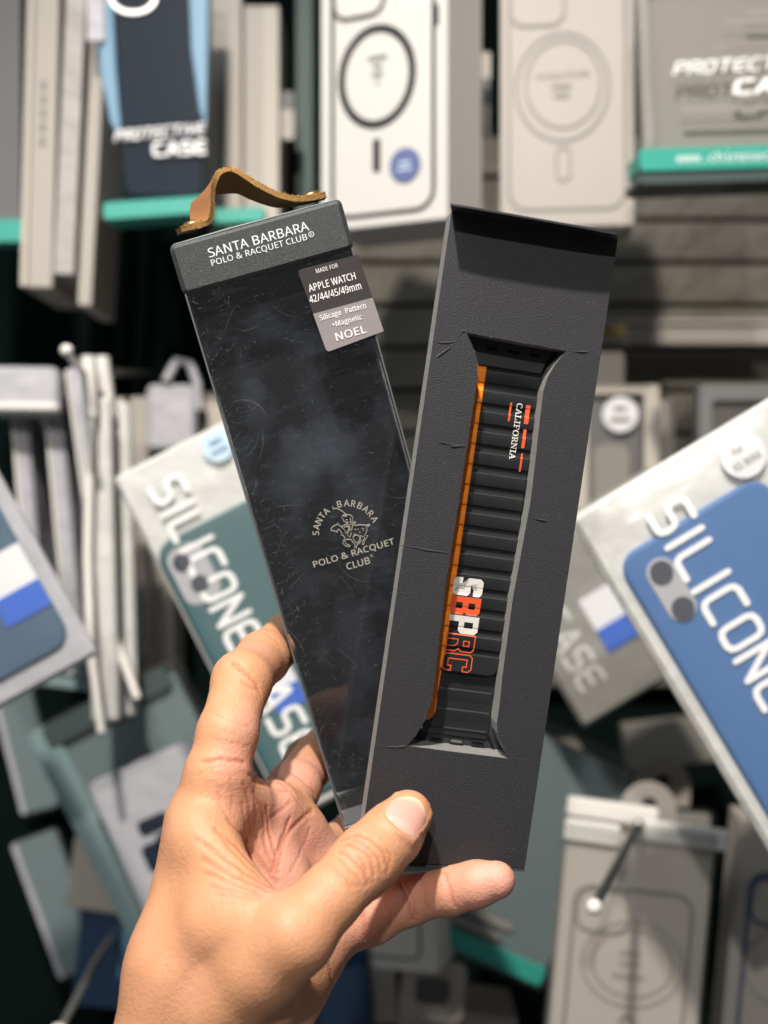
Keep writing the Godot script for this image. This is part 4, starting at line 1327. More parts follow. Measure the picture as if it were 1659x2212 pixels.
func rib_mesh(x0: float, x1: float, y_top: float, z: float, length: float, relief := 1.0) -> ArrayMesh:
	var s := Shape.new()
	var steps := [0.0, 0.00015, 0.0003, 0.0005, 0.00075, 0.001, 0.0012, 0.0028, 0.0046, 0.0049, 0.0052, 0.0056, length]
	for i in steps.size() - 1:
		var ta: float = steps[i]
		var tb: float = minf(steps[i + 1], length)
		if tb <= ta:
			break
		var ha := rib_height(minf(ta, PITCH - 1e-6)) * relief + z
		var hb := rib_height(minf(tb, PITCH - 1e-6)) * relief + z
		var na := Vector3(0, (rib_height(minf(ta + 1e-4, PITCH - 1e-6)) - rib_height(maxf(ta - 1e-4, 0.0))) / 2e-4, 1).normalized()
		var nb := Vector3(0, (rib_height(minf(tb + 1e-4, PITCH - 1e-6)) - rib_height(maxf(tb - 1e-4, 0.0))) / 2e-4, 1).normalized()
		var b := 0.0004
		s.quad(Vector3(x0, y_top - ta, ha), Vector3(x1 - b, y_top - ta, ha), Vector3(x1 - b, y_top - tb, hb), Vector3(x0, y_top - tb, hb), na, na, nb, nb)
		s.quad(Vector3(x1 - b, y_top - ta, ha), Vector3(x1, y_top - ta, ha - b), Vector3(x1, y_top - tb, hb - b), Vector3(x1 - b, y_top - tb, hb), na, Vector3(0.8, 0, 0.6), Vector3(0.8, 0, 0.6), nb)
		s.quad(Vector3(x1, y_top - ta, ha - b), Vector3(x1, y_top - ta, z - 0.002), Vector3(x1, y_top - tb, z - 0.002), Vector3(x1, y_top - tb, hb - b), Vector3.RIGHT)
	return s.done()

func watch_band() -> void:
	var zr := -0.0088
	var r0 := loc(tray_frame, 1161, 897, zr)
	var r1 := loc(tray_frame, 1095.5, 1342.7, zr)
	var lean := atan2(r1.x - r0.x, r0.y - r1.y)
	var up := loc(tray_frame, 1174.5, 808, zr)
	var xf := tray_frame * Transform3D(Basis(Vector3.BACK, lean), Vector3(up.x, up.y, zr))
	var o := thing("watch_band", "ribbed black rubber watch band with orange edge, CALIFORNIA and SBPRC print", "watch band", xf)
	var xm := -0.0182
	var xl := -0.0232
	var Q := func(x, y, z := 0.0) -> Vector2: return loc(xf, x, y, z)
	var last := 14
	# rounded end of the upper strap
	for i in last:
		var rb := part(o, "rib", rib_mesh(xm, 0.0, -i * PITCH, 0.0, PITCH), M.rubber)
		part(rb, "orange_edge", rib_mesh(xl, xm, -i * PITCH, -0.00008, PITCH, 0.4), M.orange_rubber)
	var y_end := -last * PITCH
	var tail := PackedVector2Array()
	var endl := 0.0066
	var rr := 0.0036
	tail.append(Vector2(xm, y_end))
	tail.append(Vector2(0, y_end))
	for i in 9:
		var a := -PI / 2 * i / 8
		tail.append(Vector2(-rr + cos(a) * rr, y_end - endl + rr + sin(a) * rr))
	for i in 9:
		var a := -PI / 2 - PI / 2 * i / 8
		tail.append(Vector2(xm - 0.0004 + 0.0024 + cos(a) * 0.0024, y_end - endl + 0.0024 + sin(a) * 0.0024))
	part(o, "band_tail", prism(tail, -0.0022, -0.0001, 0.0005), M.rubber)
	var edge := PackedVector2Array([Vector2(xl, y_end), Vector2(xm, y_end), Vector2(xm, y_end - endl + 0.0022), Vector2(xm - 0.0006, y_end - endl + 0.0008), Vector2(xm - 0.0018, y_end - endl), Vector2(xl, y_end - endl + 0.002)])
	part(o, "orange_tail", prism(edge, -0.0022, -0.00015, 0.0005), M.orange_rubber)
	# lower strap that runs under the tail
	var zl := -0.0024
	var y_low: float = Q.call(1060, 1584, zl).y
	var y_s := y_low + 3 * PITCH
	for i in 3:
		var rb := part(o, "rib", rib_mesh(xm, -0.0004, y_s - i * PITCH, zl, PITCH), M.rubber)
	var low_edge := PackedVector2Array()
	for q in [[0.0, 0], [0.0, 0.35], [-0.0003, 0.5], [0.0, 0.65], [0.0, 0.8], [-0.0006, 0.9], [-0.0020, 0.97]]:
		low_edge.append(Vector2(xm + q[0] - 0.0002, lerpf(y_s, y_low + 0.0008, q[1])))
	low_edge.append(Vector2(xl, y_low + 0.0008))
	low_edge.append(Vector2(xl, y_s))
	part(o, "orange_edge", prism(low_edge, zl - 0.002, zl + 0.0003, 0.0003), M.orange_rubber)
	var pr: Vector2 = Q.call(944, 1469, zl)
	var bar := PackedVector2Array([pr, pr + Vector2(0.0118, -0.0002), pr + Vector2(0.0122, -0.0017), pr + Vector2(0.0002, -0.0017)])
	part(o, "printed_bar", drape([bar], func(y: float) -> float: return rib_height(y_s - y) + zl, 0.0003, 0.0001), M.print_orange)
	# the two lugs
	for e in 2:
		var yt: float = Q.call(1110, 728, zl).y if e == 0 else y_low - 0.0001
		var yb := -0.0001 if e == 0 else y_low - 0.0078
		var poly := PackedVector2Array()
		if e == 0:
			poly.append_array([Vector2(xl - 0.004, yt), Vector2(0.0052, yt), Vector2(0.0036, yt - 0.003), Vector2(0.001, yb + 0.004), Vector2(0.0, yb), Vector2(xl, yb), Vector2(xl - 0.002, yb + 0.005)])
		else:
			poly.append_array([Vector2(xl, yt), Vector2(-0.0004, yt), Vector2(0.0006, yt - 0.0014), Vector2(0.0042, yb + 0.0002), Vector2(0.0042, yb), Vector2(xl - 0.0046, yb), Vector2(xl - 0.0046, yb + 0.0003), Vector2(xl - 0.001, yt - 0.0015)])
		var zz := -0.0004 if e == 0 else zl + 0.0002
		var lug := part(o, "lug", prism(poly, zz - 0.0025, zz, 0.0006), M.rubber)
		var slots := [[1065, 750], [1111, 757.7], [1158, 765.5]] if e == 0 else [[942, 1600], [986.5, 1605], [1033, 1610]]
		for i in 3:
			var c: Vector2 = Q.call(slots[i][0], slots[i][1], zz)
			part(lug, "slot_rim", ring(rrect(0.0046, 0.0018, 0.0009, 5), rrect(0.0038, 0.0010, 0.0005, 5), -0.0002, 0.00025), M.rubber, off(c.x, c.y, zz))
			part(lug, "slot", prism(rrect(0.0038, 0.0010, 0.0005, 5), 0, 0.00004), M.inner_card if not (e == 1 and i == 1) else M.steel_pin, off(c.x, c.y, zz))
	part(o, "band_base", slab(0.0225, 0.125, 0.0006, 0.001, 0.0), M.rubber, off(-0.0113, -0.058, -0.0027))
	# print that follows the ribs
	var upper := func(y: float) -> float: return maxf(rib_height(-y), -0.00035) if y > y_end else -0.0001
	var c0: Vector2 = Q.call(1117, 930.5)
	var cal := flat_triangles(lettering("CALIFORNIA", 0.0183, 0.0020, styled(serif, 0.35, 0), 0.001))
	part(o, "band_lettering", drape(turned(cal, c0, -PI / 2), upper, 0.0003, 0.00008), M.print_white)
	for q in [[1104, 888, 4.4, 41], [1141.5, 894, 10.0, 41], [1134.5, 946.5, 7.0, 41], [1128, 998, 4.2, 40]]:
		var c: Vector2 = Q.call(q[0], q[1])
		var k := 0.43 / focal
		var bars := PackedVector2Array()
		for v in rrect(q[2] * k, q[3] * k, 1.6 * k, 3):
			bars.append(c + v)
		part(o, "printed_bar", drape([bars], upper, 0.0003, 0.00009), M.print_orange)
	var S := [[1, 10], [5, 10], [6, 9], [6, 7], [4, 7], [4, 8.1], [2, 8.1], [2, 6.3], [2.3, 6], [5, 6], [6, 5], [6, 1], [5, 0], [1, 0], [0, 1], [0, 3], [2, 3], [2, 1.9], [4, 1.9], [4, 3.7], [3.7, 4], [1, 4], [0, 5], [0, 9]]
	var top_bar := [[2, 8.2], [2, 10], [5, 10], [6, 9], [6, 8.2]]
	var stem := [[0, 0], [0, 10], [2, 10], [2, 0]]
	var B := [stem, top_bar, [[4, 5], [4, 8.2], [6, 8.2], [6, 5.8], [5.3, 5]], [[2, 4], [2, 6], [4, 6], [4, 4]], [[4, 1.8], [4, 5], [5.3, 5], [6, 4.2], [6, 1.8]], [[2, 0], [2, 1.8], [6, 1.8], [6, 1], [5, 0]]]
	var Pp := [stem, top_bar, [[4, 5.2], [4, 8.2], [6, 8.2], [6, 4.4], [5, 3.4], [4, 3.4]], [[2, 3.4], [2, 5.2], [4, 5.2], [4, 3.4]]]
	var R := [[[0, 10], [5, 10], [6, 9], [6, 5.6], [5.2, 4.7], [6, 3.6], [6, 0], [4, 0], [4, 3], [3.2, 4], [2, 4], [2, 0], [0, 0]], [[2, 8.2], [4, 8.2], [4, 6], [2, 6]]]
	var C := [[[1, 10], [5, 10], [6, 9], [6, 6.8], [4, 6.8], [4, 8], [2, 8], [2, 2], [4, 2], [4, 3.2], [6, 3.2], [6, 1], [5, 0], [1, 0], [0, 1], [0, 9]]]
	var spots := [[1012.8, 1269.4], [1007.2, 1310.5], [1002.5, 1352], [995.2, 1391.5], [989.2, 1434]]
	var sets := [[[S], M.print_white, false], [B, M.print_orange, false], [Pp, M.print_white, false], [R, M.print_orange, true], [C, M.print_orange, true]]
	for i in 5:
		var c: Vector2 = Q.call(spots[i][0], spots[i][1])
		var pieces := []
		for poly in sets[i][0]:
			var p := PackedVector2Array()
			for v in poly:
				p.append(Vector2((v[0] - 3) * 0.00098, (v[1] - 5) * 0.00098))
			if sets[i][2]:
				var q := inset(p, 0.00036)
				for j in p.size():
					var l := (j + 1) % p.size()
					pieces.append(PackedVector2Array([p[j], p[l], q[l], q[j]]))
			else:
				var t := Geometry2D.triangulate_polygon(p)
				for j in range(0, t.size(), 3):
					pieces.append(PackedVector2Array([p[t[j]], p[t[j + 1]], p[t[j + 2]]]))
		part(o, "band_letter", drape(turned(pieces, c, -PI / 2), upper, 0.0003, 0.0001), sets[i][1])

func turned(pieces: Array, c: Vector2, by: float) -> Array:
	var out := []
	for p: PackedVector2Array in pieces:
		var q := PackedVector2Array()
		for v in p:
			q.append(c + v.rotated(by))
		out.append(q)
	return out

# ---------------------------------------------------------------- the hand
var bone_a := PackedVector3Array()
var bone_d := PackedVector3Array()
var bone_l := PackedFloat32Array()
var bone_ra := PackedFloat32Array()
var bone_rb := PackedFloat32Array()
var bone_k := PackedFloat32Array()

func bone(a: Array, b: Array, k := 0.005) -> void:
	# two joints as [x, y, distance, radius in millimetres]
	var p := at(a[0], a[1], a[2])
	var q := at(b[0], b[1], b[2])
	bone_a.append(p)
	bone_d.append(q - p)
	bone_l.append((q - p).length_squared())
	bone_ra.append(a[3] * 0.001)
	bone_rb.append(b[3] * 0.001)
	bone_k.append(k)

func chain(joints: Array, k := 0.004) -> void:
	for i in joints.size() - 1:
		bone(joints[i], joints[i + 1], k)

func flesh(p: Vector3, near: PackedInt32Array) -> float:
	var d := 1.0
	for i in near:
		var r := p - bone_a[i]
		var t := clampf(r.dot(bone_d[i]) / bone_l[i], 0.0, 1.0)
		var e := (r - bone_d[i] * t).length() - lerpf(bone_ra[i], bone_rb[i], t)
		var k := bone_k[i]
		var h := k - absf(d - e)
		if h > 0.0:
			d = minf(d, e) - h * h * 0.25 / k
		elif e < d:
			d = e
	return d

func flesh_all(p: Vector3) -> float:
	return flesh(p, all_bones)

var all_bones := PackedInt32Array()

func nearby(p: Vector3, reach: float) -> PackedInt32Array:
	var out := PackedInt32Array()
	for i in bone_a.size():
		var r := p - bone_a[i]
		var t := clampf(r.dot(bone_d[i]) / bone_l[i], 0.0, 1.0)
		if (r - bone_d[i] * t).length() - lerpf(bone_ra[i], bone_rb[i], t) < reach + 0.022:
			out.append(i)
	return out

func on_skin(px: float, py: float) -> Vector3:
	var dir := (at(px, py, 1.0) - EYE).normalized()
	var t := 0.33
	for i in 90:
		var d := flesh_all(EYE + dir * t)
		if d < 0.00003:
			break
		t += d * 0.9
	return EYE + dir * t

func skin_normal(p: Vector3, near: PackedInt32Array) -> Vector3:
	var e := 0.0004
	return Vector3(flesh(p + Vector3(e, 0, 0), near) - flesh(p - Vector3(e, 0, 0), near), flesh(p + Vector3(0, e, 0), near) - flesh(p - Vector3(0, e, 0), near), flesh(p + Vector3(0, 0, e), near) - flesh(p - Vector3(0, 0, e), near)).normalized()

func hand() -> void:
	# forearm and wrist
	bone([318, 2420, 0.402, 17], [396, 2100, 0.402, 17], 0.009)
	bone([470, 2420, 0.408, 16], [545, 2090, 0.404, 16], 0.012)
	# body of the palm
	bone([399, 2100, 0.404, 17], [438, 1785, 0.416, 11.6], 0.008)
	bone([500, 2090, 0.422, 16], [585, 1800, 0.444, 11], 0.010)
	bone([550, 2080, 0.428, 15], [650, 1860, 0.452, 9.8], 0.009)
	bone([590, 2120, 0.424, 13], [722, 2004, 0.440, 9.6], 0.009)
	bone([550, 2300, 0.420, 12], [668, 2070, 0.428, 10], 0.009)
	bone([580, 1850, 0.452, 9], [700, 1950, 0.452, 9], 0.008)
	bone([520, 1800, 0.428, 8.5], [606, 1910, 0.430, 9], 0.008)
	# pads under the fingers
	bone([490, 1730, 0.420, 10.0], [528, 1738, 0.428, 9.0], 0.006)
	bone([588, 1752, 0.440, 9.5], [620, 1772, 0.446, 9.0], 0.006)
	bone([650, 1806, 0.450, 9.0], [682, 1850, 0.454, 8.8], 0.006)
	# fold between thumb and forefinger
	bone([430, 1812, 0.405, 8.5], [540, 1972, 0.390, 8], 0.011)
	bone([470, 2000, 0.392, 10.5], [590, 2056, 0.386, 10.5], 0.011)
	# forefinger, bent behind the sleeve
	chain([[439, 1780, 0.416, 11.6], [466, 1682, 0.416, 10.0], [488, 1590, 0.420, 9.2], [520, 1474, 0.436, 9.4], [566, 1424, 0.466, 9.0], [618, 1380, 0.499, 8.7], [690, 1332, 0.526, 7.6]], 0.0035)
	# middle, ring and little finger
	chain([[595, 1775, 0.446, 10.0], [632, 1708, 0.466, 9.0], [668, 1652, 0.496, 9.1], [724, 1598, 0.524, 8.4], [800, 1562, 0.538, 7.2]], 0.0035)
	chain([[672, 1862, 0.454, 9.4], [712, 1842, 0.480, 8.7], [762, 1812, 0.512, 8.8], [850, 1770, 0.528, 7.8]], 0.0035)
	chain([[722, 2012, 0.437, 9.8], [800, 1990, 0.437, 8.5], [884, 1951, 0.433, 7.8], [975, 1930, 0.425, 7.4], [1030, 1917, 0.4215, 7.0], [1074, 1908, 0.4188, 6.0]], 0.0030)
	# thumb, laid over the front of the tray
	chain([[470, 2180, 0.396, 14.5], [560, 2092, 0.388, 12.6], [634, 2026, 0.383, 11.4], [714, 1943, 0.388, 9.0], [766, 1889, 0.395, 9.0], [798, 1857, 0.399, 9.5], [846, 1809, 0.4055, 8.9], [881, 1766, 0.4117, 7.7]], 0.004)
	for i in bone_a.size():
		all_bones.append(i)
	var lo := Vector3.INF
	var hi := -Vector3.INF
	for i in bone_a.size():
		var r := maxf(bone_ra[i], bone_rb[i]) + 0.006
		for p in [bone_a[i], bone_a[i] + bone_d[i]]:
			lo = lo.min(p - Vector3.ONE * r)
			hi = hi.max(p + Vector3.ONE * r)
	lo.y = at(0, 2320, 0.40).y
	var cell := 0.00078
	var n := 6
	var block := cell * n
	var nx := int(ceil((hi.x - lo.x) / block))
	var ny := int(ceil((hi.y - lo.y) / block))
	var nz := int(ceil((hi.z - lo.z) / block))
	var where := {}
	var verts := PackedVector3Array()
	var edges := []
	var m := n + 1
	var val := PackedFloat32Array()
	val.resize(m * m * m)
	for bx in nx:
		for by in ny:
			for bz in nz:
				var base := lo + Vector3(bx, by, bz) * block
				var mid := base + Vector3.ONE * block / 2
				var near := nearby(mid, block * 0.87)
				if near.is_empty() or absf(flesh(mid, near)) > block * 1.15:
					continue
				var any := false
				var first := 0.0
				for i in m:
					for j in m:
						for k in m:
							var v := flesh(base + Vector3(i, j, k) * cell, near)
							val[(i * m + j) * m + k] = v
							if i + j + k == 0:
								first = v
							elif (v < 0) != (first < 0):
								any = true
				if not any:
					continue
				for i in n:
					for j in n:
						for k in n:
							var at0 := (i * m + j) * m + k
							var inside := 0
							var v0 := val[at0]
							var sum := Vector3.ZERO
							var cnt := 0
							for e in CUBE:
								var va := val[at0 + (e[0] * m + e[1]) * m + e[2]]
								var vb := val[at0 + (e[3] * m + e[4]) * m + e[5]]
								if (va < 0) != (vb < 0):
									var t := va / (va - vb)
									sum += Vector3(lerpf(e[0], e[3], t), lerpf(e[1], e[4], t), lerpf(e[2], e[5], t))
									cnt += 1
							if cnt == 0:
								continue
							var gi := bx * n + i
							var gj := by * n + j
							var gk := bz * n + k
							where[(gi * 4096 + gj) * 4096 + gk] = verts.size()
							verts.append(base + (Vector3(i, j, k) + sum / cnt) * cell)
							if (v0 < 0) != (val[at0 + m * m] < 0):
								edges.append([0, gi, gj, gk, v0 < 0])
							if (v0 < 0) != (val[at0 + m] < 0):
								edges.append([1, gi, gj, gk, v0 < 0])
							if (v0 < 0) != (val[at0 + 1] < 0):
								edges.append([2, gi, gj, gk, v0 < 0])
	var index := PackedInt32Array()
	for e in edges:
		var gi: int = e[1]
		var gj: int = e[2]
		var gk: int = e[3]
		var q := []
		for c in [[0, 0], [1, 0], [1, 1], [0, 1]]:
			var key := 0
			if e[0] == 0:
				key = (gi * 4096 + gj - c[0]) * 4096 + gk - c[1]
			elif e[0] == 1:
				key = ((gi - c[1]) * 4096 + gj) * 4096 + gk - c[0]
			else:
				key = ((gi - c[0]) * 4096 + gj - c[1]) * 4096 + gk
			q.append(where.get(key, -1))
		if q.has(-1):
			continue
		if e[4]:
			index.append_array([q[0], q[2], q[1], q[0], q[3], q[2]])
		else:
			index.append_array([q[0], q[1], q[2], q[0], q[2], q[3]])
	# relief: creases and knuckle folds, then normals from the faces
	var lines := crease_lines()
	var bins := {}
	var bin := 0.003
	for l in lines:
		for i in l[0].size() - 1:
			var a: Vector3 = l[0][i]
			var b: Vector3 = l[0][i + 1]
			var s0 := (a.min(b) - Vector3.ONE * 0.002) / bin
			var s1 := (a.max(b) + Vector3.ONE * 0.002) / bin
			for x in range(int(floor(s0.x)), int(floor(s1.x)) + 1):
				for y in range(int(floor(s0.y)), int(floor(s1.y)) + 1):
					for z in range(int(floor(s0.z)), int(floor(s1.z)) + 1):
						var key := Vector3i(x, y, z)
						if not bins.has(key):
							bins[key] = []
						bins[key].append([a, b, l[1], l[2]])
	var zones := tone_zones()
	var blotch := FastNoiseLite.new()
	blotch.seed = 4
	blotch.frequency = 60.0
	blotch.fractal_octaves = 3
	var folds := FastNoiseLite.new()
	folds.seed = 17
	folds.frequency = 420.0
	folds.fractal_octaves = 2
	var colors := PackedColorArray()
	colors.resize(verts.size())
	var tan_skin := Vector3(0.53, 0.262, 0.142)
	var pink_skin := Vector3(0.61, 0.298, 0.215)
	for i in verts.size():
		var p := verts[i]
		var near := nearby(p, 0.002)
		var nn := skin_normal(p, near)
		p -= nn * flesh(p, near)
		var sink := 0.0
		var red := 0.0
		var rise := 0.0
		for g in bins.get(Vector3i(int(floor(p.x / bin)), int(floor(p.y / bin)), int(floor(p.z / bin))), []):
			var ab: Vector3 = g[1] - g[0]
			var t := clampf((p - g[0]).dot(ab) / ab.length_squared(), 0.0, 1.0)
			var q: float = (p - g[0] - ab * t).length() / g[3]
			if q < 2.5:
				var w := exp(-q * q)
				if g[2] < 0.0:
					rise = maxf(rise, -g[2] * w)
				else:
					sink = maxf(sink, g[2] * w)
					red = maxf(red, w * minf(1.0, g[2] / 0.0004))
		sink += 0.00007 * folds.get_noise_3d(p.x * 0.7 + p.y * 0.7, (p.y - p.x) * 1.6, p.z)
		verts[i] = p - nn * (sink - rise)
		var pink := 0.0
		for z in zones:
			var q: float = (p - z[0]).length() / z[1]
			if q < 1.0:
				pink = maxf(pink, z[2] * smoothstep(1.0, 0.35, q))
		var bl := blotch.get_noise_3dv(p)
		pink = clampf(pink + bl * 0.45, 0.0, 1.35)
		var c := tan_skin.lerp(pink_skin, pink)
		c *= 1.0 + 0.07 * blotch.get_noise_3dv(p * 2.3 + Vector3.ONE)
		c = c * Vector3(1.0 - 0.15 * red, 1.0 - 0.32 * red, 1.0 - 0.34 * red)
		colors[i] = Color(c.x, c.y, c.z)
	var normals := PackedVector3Array()
	normals.resize(verts.size())
	for i in range(0, index.size(), 3):
		var a := verts[index[i]]
		var b := verts[index[i + 1]]
		var c := verts[index[i + 2]]
		var fn := (c - a).cross(b - a)
		normals[index[i]] += fn
		normals[index[i + 1]] += fn
		normals[index[i + 2]] += fn
	for i in normals.size():
		normals[i] = normals[i].normalized()
	var origin := at(450, 2150, 0.40)
	for i in verts.size():
		verts[i] -= origin
	var arr := []
	arr.resize(Mesh.ARRAY_MAX)
	arr[Mesh.ARRAY_VERTEX] = verts
	arr[Mesh.ARRAY_NORMAL] = normals
	arr[Mesh.ARRAY_COLOR] = colors
	arr[Mesh.ARRAY_INDEX] = index
	var mesh := ArrayMesh.new()
	mesh.add_surface_from_arrays(Mesh.PRIMITIVE_TRIANGLES, arr)
	print("hand vertices ", verts.size(), " faces ", index.size() / 3)
	var o := thing("person", "bare left hand and wrist gripping both black boxes, thumb over the tray", "person", Transform3D(Basis(), origin))
	part(o, "hand", mesh, M.skin)
	thumb_nail(o, origin)

const CUBE := [[0, 0, 0, 1, 0, 0], [0, 1, 0, 1, 1, 0], [0, 0, 1, 1, 0, 1], [0, 1, 1, 1, 1, 1], [0, 0, 0, 0, 1, 0], [1, 0, 0, 1, 1, 0], [0, 0, 1, 0, 1, 1], [1, 0, 1, 1, 1, 1], [0, 0, 0, 0, 0, 1], [1, 0, 0, 1, 0, 1], [0, 1, 0, 0, 1, 1], [1, 1, 0, 1, 1, 1]]

func crease_lines() -> Array:
	# [points on the skin, depth, half width]
	var C := func(x: float, y: float) -> Vector3: return on_skin(216.2 + 0.586 * x, 1269.0 + 0.586 * y)
	var src := [
		# forefinger joints
		[[[478, 282], [520, 306], [552, 338], [584, 384]], 0.5, 0.7], [[[500, 300], [548, 334], [578, 364]], 0.3, 0.5], [[[520, 350], [556, 374], [588, 396]], 0.3, 0.5], [[[372, 652], [430, 642], [490, 646], [530, 656]], 0.5, 0.7], [[[350, 700], [420, 668], [500, 660]], 0.1, 0.5],
		[[[600, 170], [640, 196], [668, 226]], 0.2, 0.5], [[[420, 470], [480, 500], [540, 520]], 0.12, 0.6], [[[400, 560], [470, 580], [540, 590]], 0.12, 0.6],
		# palm lines
		[[[690, 880], [660, 960], [630, 1060]], 0.45, 0.8], [[[780, 830], [706, 900], [648, 1000]], 0.4, 0.8], [[[520, 810], [532, 880], [524, 930]], 0.22, 0.7], [[[566, 760], [600, 850], [606, 960], [640, 1050]], 0.35, 0.8], [[[590, 900], [640, 850], [700, 800]], 0.22, 0.6], [[[560, 720], [610, 740], [690, 760]], 0.3, 0.7], [[[470, 690], [486, 760], [478, 830]], 0.15, 0.7], [[[430, 760], [446, 830], [500, 900]], 0.15, 0.7],
		# pads and long palm folds, read on the close view
		[[[522, 728], [545, 800], [548, 868], [560, 930]], 0.25, 0.7], [[[560, 760], [574, 830], [566, 900], [586, 980]], 0.22, 0.7], [[[610, 820], [622, 900], [640, 980], [652, 1060]], 0.4, 0.8], [[[700, 860], [676, 920], [664, 990], [650, 1060]], 0.35, 0.7], [[[648, 720], [700, 760], [746, 830], [762, 880]], 0.2, 0.6], [[[540, 700], [590, 716], [640, 760]], 0.25, 0.6], [[[400, 690], [470, 700], [540, 690]], 0.1, 0.6], [[[420, 740], [480, 760], [540, 750]], 0.1, 0.6], [[[770, 900], [740, 980], [700, 1060]], 0.2, 0.6],
		# wrinkles over the web
		[[[470, 860], [520, 930], [580, 1010], [650, 1100]], 0.4, 0.9], [[[420, 900], [500, 970], [570, 1040], [640, 1110]], 0.35, 0.8], [[[380, 960], [460, 1010], [560, 1080], [640, 1124]], 0.35, 0.8], [[[370, 1010], [470, 1060], [560, 1105], [620, 1130]], 0.32, 0.8], [[[380, 1060], [470, 1096], [580, 1134]], 0.28, 0.7], [[[400, 1110], [480, 1130], [600, 1146]], 0.24, 0.7], [[[350, 940], [420, 980], [500, 1040]], 0.22, 0.7], [[[440, 930], [510, 1010], [590, 1080]], 0.25, 0.6], [[[420, 1140], [500, 1152], [590, 1160]], 0.2, 0.6], [[[520, 1060], [540, 1130], [530, 1190]], 0.18, 0.6], [[[470, 1020], [490, 1100], [480, 1180]], 0.15, 0.6],
		# thumb knuckle
		[[[888, 940], [940, 920], [1000, 940], [1046, 990], [1060, 1040]], 0.42, 0.6], [[[900, 958], [950, 968], [996, 1010], [1012, 1070]], 0.42, 0.6], [[[930, 940], [980, 962], [1026, 1010], [1036, 1066]], 0.36, 0.5], [[[884, 980], [930, 1010], [972, 1060], [990, 1100]], 0.36, 0.6], [[[880, 1010], [920, 1046], [960, 1100]], 0.25, 0.5], [[[950, 1000], [980, 1040], [980, 1086]], 0.3, 0.5], [[[1060, 980], [1072, 1020], [1056, 1070]], 0.25, 0.5], [[[860, 1040], [900, 1080], [930, 1120]], 0.16, 0.5], [[[910, 1096], [960, 1112], [1010, 1100]], 0.2, 0.5],
		# little finger
		[[[1106, 1100], [1130, 1160], [1150, 1240]], 0.5, 0.7], [[[1124, 1094], [1150, 1150], [1166, 1220]], 0.28, 0.5], [[[1270, 1060], [1286, 1110], [1312, 1190]], 0.35, 0.6], [[[964, 1216], [974, 1260], [976, 1310]], 0.35, 0.7], [[[1046, 1160], [1064, 1220], [1072, 1270]], 0.2, 0.5], [[[1180, 1070], [1196, 1130], [1206, 1200]], 0.15, 0.5], [[[1230, 1060], [1240, 1120], [1250, 1190]], 0.12, 0.5], [[[836, 1400], [852, 1440], [850, 1480]], 0.3, 0.8],
		# fold of skin round the thumb nail
		[[[1036, 846], [1046, 862], [1084, 900], [1130, 936], [1150, 948]], -0.55, 1.1], [[[1150, 948], [1186, 906], [1212, 868], [1226, 836]], -0.4, 1.0], [[[1036, 846], [1056, 806], [1080, 776], [1104, 756]], -0.3, 0.9],
		# middle finger root
		[[[700, 690], [740, 716], [790, 770]], 0.35, 0.7], [[[640, 700], [700, 730], [750, 770]], 0.25, 0.6],
	]
	var out := []
	for l in src:
		var pts := []
		for q in l[0]:
			pts.append(Vector2(q[0], q[1]))
		var sm := smooth_path(pts, 4)
		var on := []
		for i in sm.size():
			var w := Vector2(rng.randf_range(-3, 3), rng.randf_range(-3, 3))
			var p: Vector3 = C.call(sm[i].x + w.x, sm[i].y + w.y)
			if on.is_empty() or (p - on[-1]).length() < 0.012:
				on.append(p)
		if on.size() > 1:
			out.append([on, l[1] * 0.0012, l[2] * 0.0009])
	return out

func tone_zones() -> Array:
	# ruddier palmar skin: centre, reach, share
	var out := []
	for q in [[640, 1850, 0.024, 1.0], [600, 1740, 0.018, 0.9], [520, 1740, 0.014, 0.7], [530, 1560, 0.012, 0.55], [510, 1640, 0.012, 0.6], [640, 1660, 0.016, 1.0], [690, 1680, 0.012, 1.1], [720, 1820, 0.014, 1.1], [1060, 1905, 0.012, 1.2], [1000, 1930, 0.013, 1.0], [900, 1960, 0.015, 0.9], [800, 2010, 0.016, 0.8], [740, 2080, 0.014, 0.6], [580, 1880, 0.012, 0.7], [560, 1400, 0.010, 0.4], [900, 1780, 0.008, 0.7], [900, 1840, 0.007, 0.7], [600, 1930, 0.010, 0.6]]:
		out.append([on_skin(q[0], q[1]), q[2], q[3]])
	return out

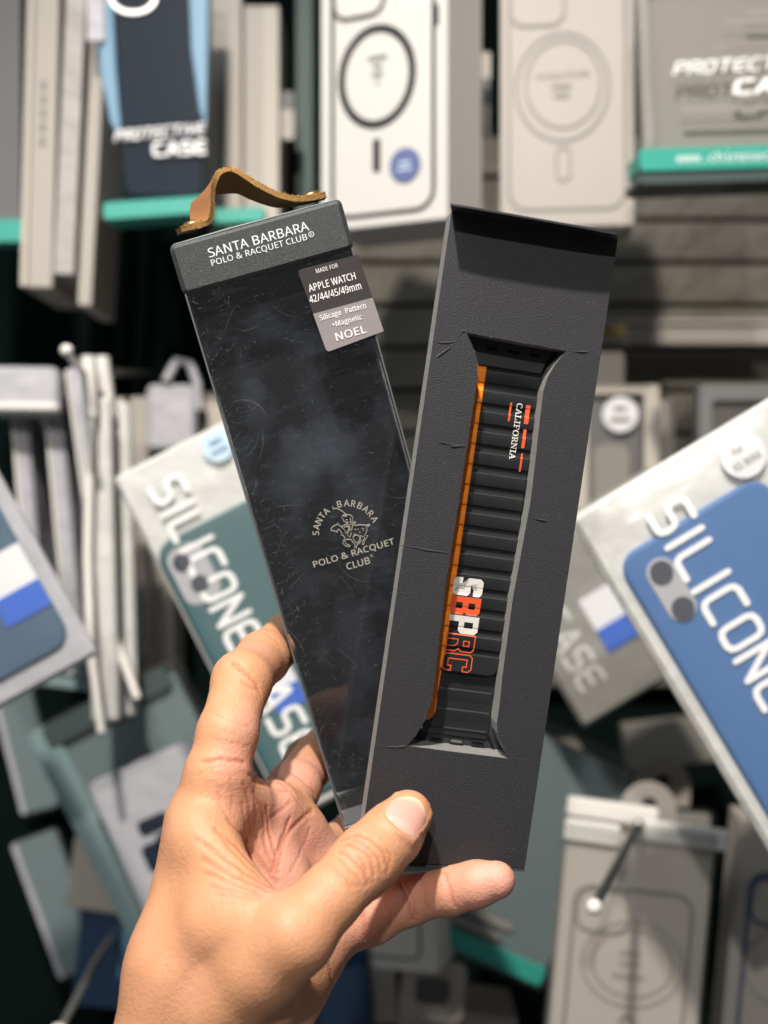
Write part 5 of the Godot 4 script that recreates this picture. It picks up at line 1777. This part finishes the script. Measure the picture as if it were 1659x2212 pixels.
func thumb_nail(o: Node3D, origin: Vector3) -> void:
	# a curved plate grown from the back of the thumb tip
	var root := on_skin(852, 1812)
	var tip := on_skin(884, 1738)
	var side_a := on_skin(826, 1768)
	var side_b := on_skin(908, 1812)
	var up := skin_normal(on_skin(872, 1770), all_bones)
	var axis := (at(898, 1716, 0.404) - at(848, 1806, 0.397)).normalized()
	axis = (axis - up * axis.dot(up)).normalized()
	var wide := axis.cross(up).normalized()
	var centre := on_skin(881, 1768)
	var s := Shape.new()
	var nu := 18
	var nv := 22
	var pos := []
	var col := []
	for j in nv + 1:
		var row := []
		var crow := []
		var v := float(j) / nv
		for i in nu + 1:
			var u := -1.0 + 2.0 * i / nu
			# outline: nearly square with a curved root and a rounded free edge
			var half := 0.0068 * (1.0 - 0.10 * v * v) * (1.0 - 0.10 * pow(1.0 - v, 6))
			var y := lerpf(-0.0062, 0.0078, v) + (0.0020 * u * u if v < 0.5 else 0.0) * (1.0 - v * 2.0) - 0.0032 * u * u * pow(v, 3)
			var p := centre + wide * u * half + axis * y + up * 0.006
			for k in 40:
				var d := flesh_all(p)
				if d < 0.00005:
					break
				p -= up * minf(d, 0.001)
			var rim := 1.0 - maxf(pow(absf(u), 6), pow(1.0 - v, 8))
			p += up * (0.00006 + 0.00034 * rim + 0.0005 * pow(v, 4) * (1.0 - u * u))
			row.append(p - origin)
			var c := Vector3(0.67, 0.345, 0.285)
			var moon := smoothstep(0.30, 0.20, v + 0.10 * u * u)
			c = c.lerp(Vector3(0.69, 0.45, 0.39), moon * 0.45)
			c = c.lerp(Vector3(0.66, 0.47, 0.33), smoothstep(0.86, 0.96, v + 0.05 * u * u))
			crow.append(Color(c.x, c.y, c.z))
		pos.append(row)
		col.append(crow)
	var arr := []
	arr.resize(Mesh.ARRAY_MAX)
	var vs := PackedVector3Array()
	var cs := PackedColorArray()
	var ns := PackedVector3Array()
	var ix := PackedInt32Array()
	for j in nv + 1:
		for i in nu + 1:
			vs.append(pos[j][i])
			cs.append(col[j][i])
			var dx: Vector3 = pos[j][mini(i + 1, nu)] - pos[j][maxi(i - 1, 0)]
			var dy: Vector3 = pos[mini(j + 1, nv)][i] - pos[maxi(j - 1, 0)][i]
			var nn := dx.cross(dy).normalized()
			ns.append(nn if nn.dot(up) > 0 else -nn)
	for j in nv:
		for i in nu:
			var a := j * (nu + 1) + i
			var b := a + 1
			var c := a + nu + 2
			var d := a + nu + 1
			var flip := (vs[b] - vs[a]).cross(vs[c] - vs[a]).dot(up) > 0
			ix.append_array([a, c, b, a, d, c] if flip else [a, b, c, a, c, d])
	arr[Mesh.ARRAY_VERTEX] = vs
	arr[Mesh.ARRAY_NORMAL] = ns
	arr[Mesh.ARRAY_COLOR] = cs
	arr[Mesh.ARRAY_INDEX] = ix
	var mesh := ArrayMesh.new()
	mesh.add_surface_from_arrays(Mesh.PRIMITIVE_TRIANGLES, arr)
	part(o, "thumb_nail", mesh, M.nail)

func _ready() -> void:
	rng.seed = 20
	var f := SystemFont.new()
	f.font_names = PackedStringArray(["Droid Sans"])
	sans = f
	f = SystemFont.new()
	f.font_names = PackedStringArray(["Droid Serif"])
	serif = f
	f = SystemFont.new()
	f.font_names = PackedStringArray(["Droid Sans Mono"])
	mono = f
	view_and_light()
	materials()
	wall()
	upper_row()
	middle_right()
	left_middle()
	bags()
	lower_right()
	sleeve()
	tray_box()
	watch_band()
	hand()
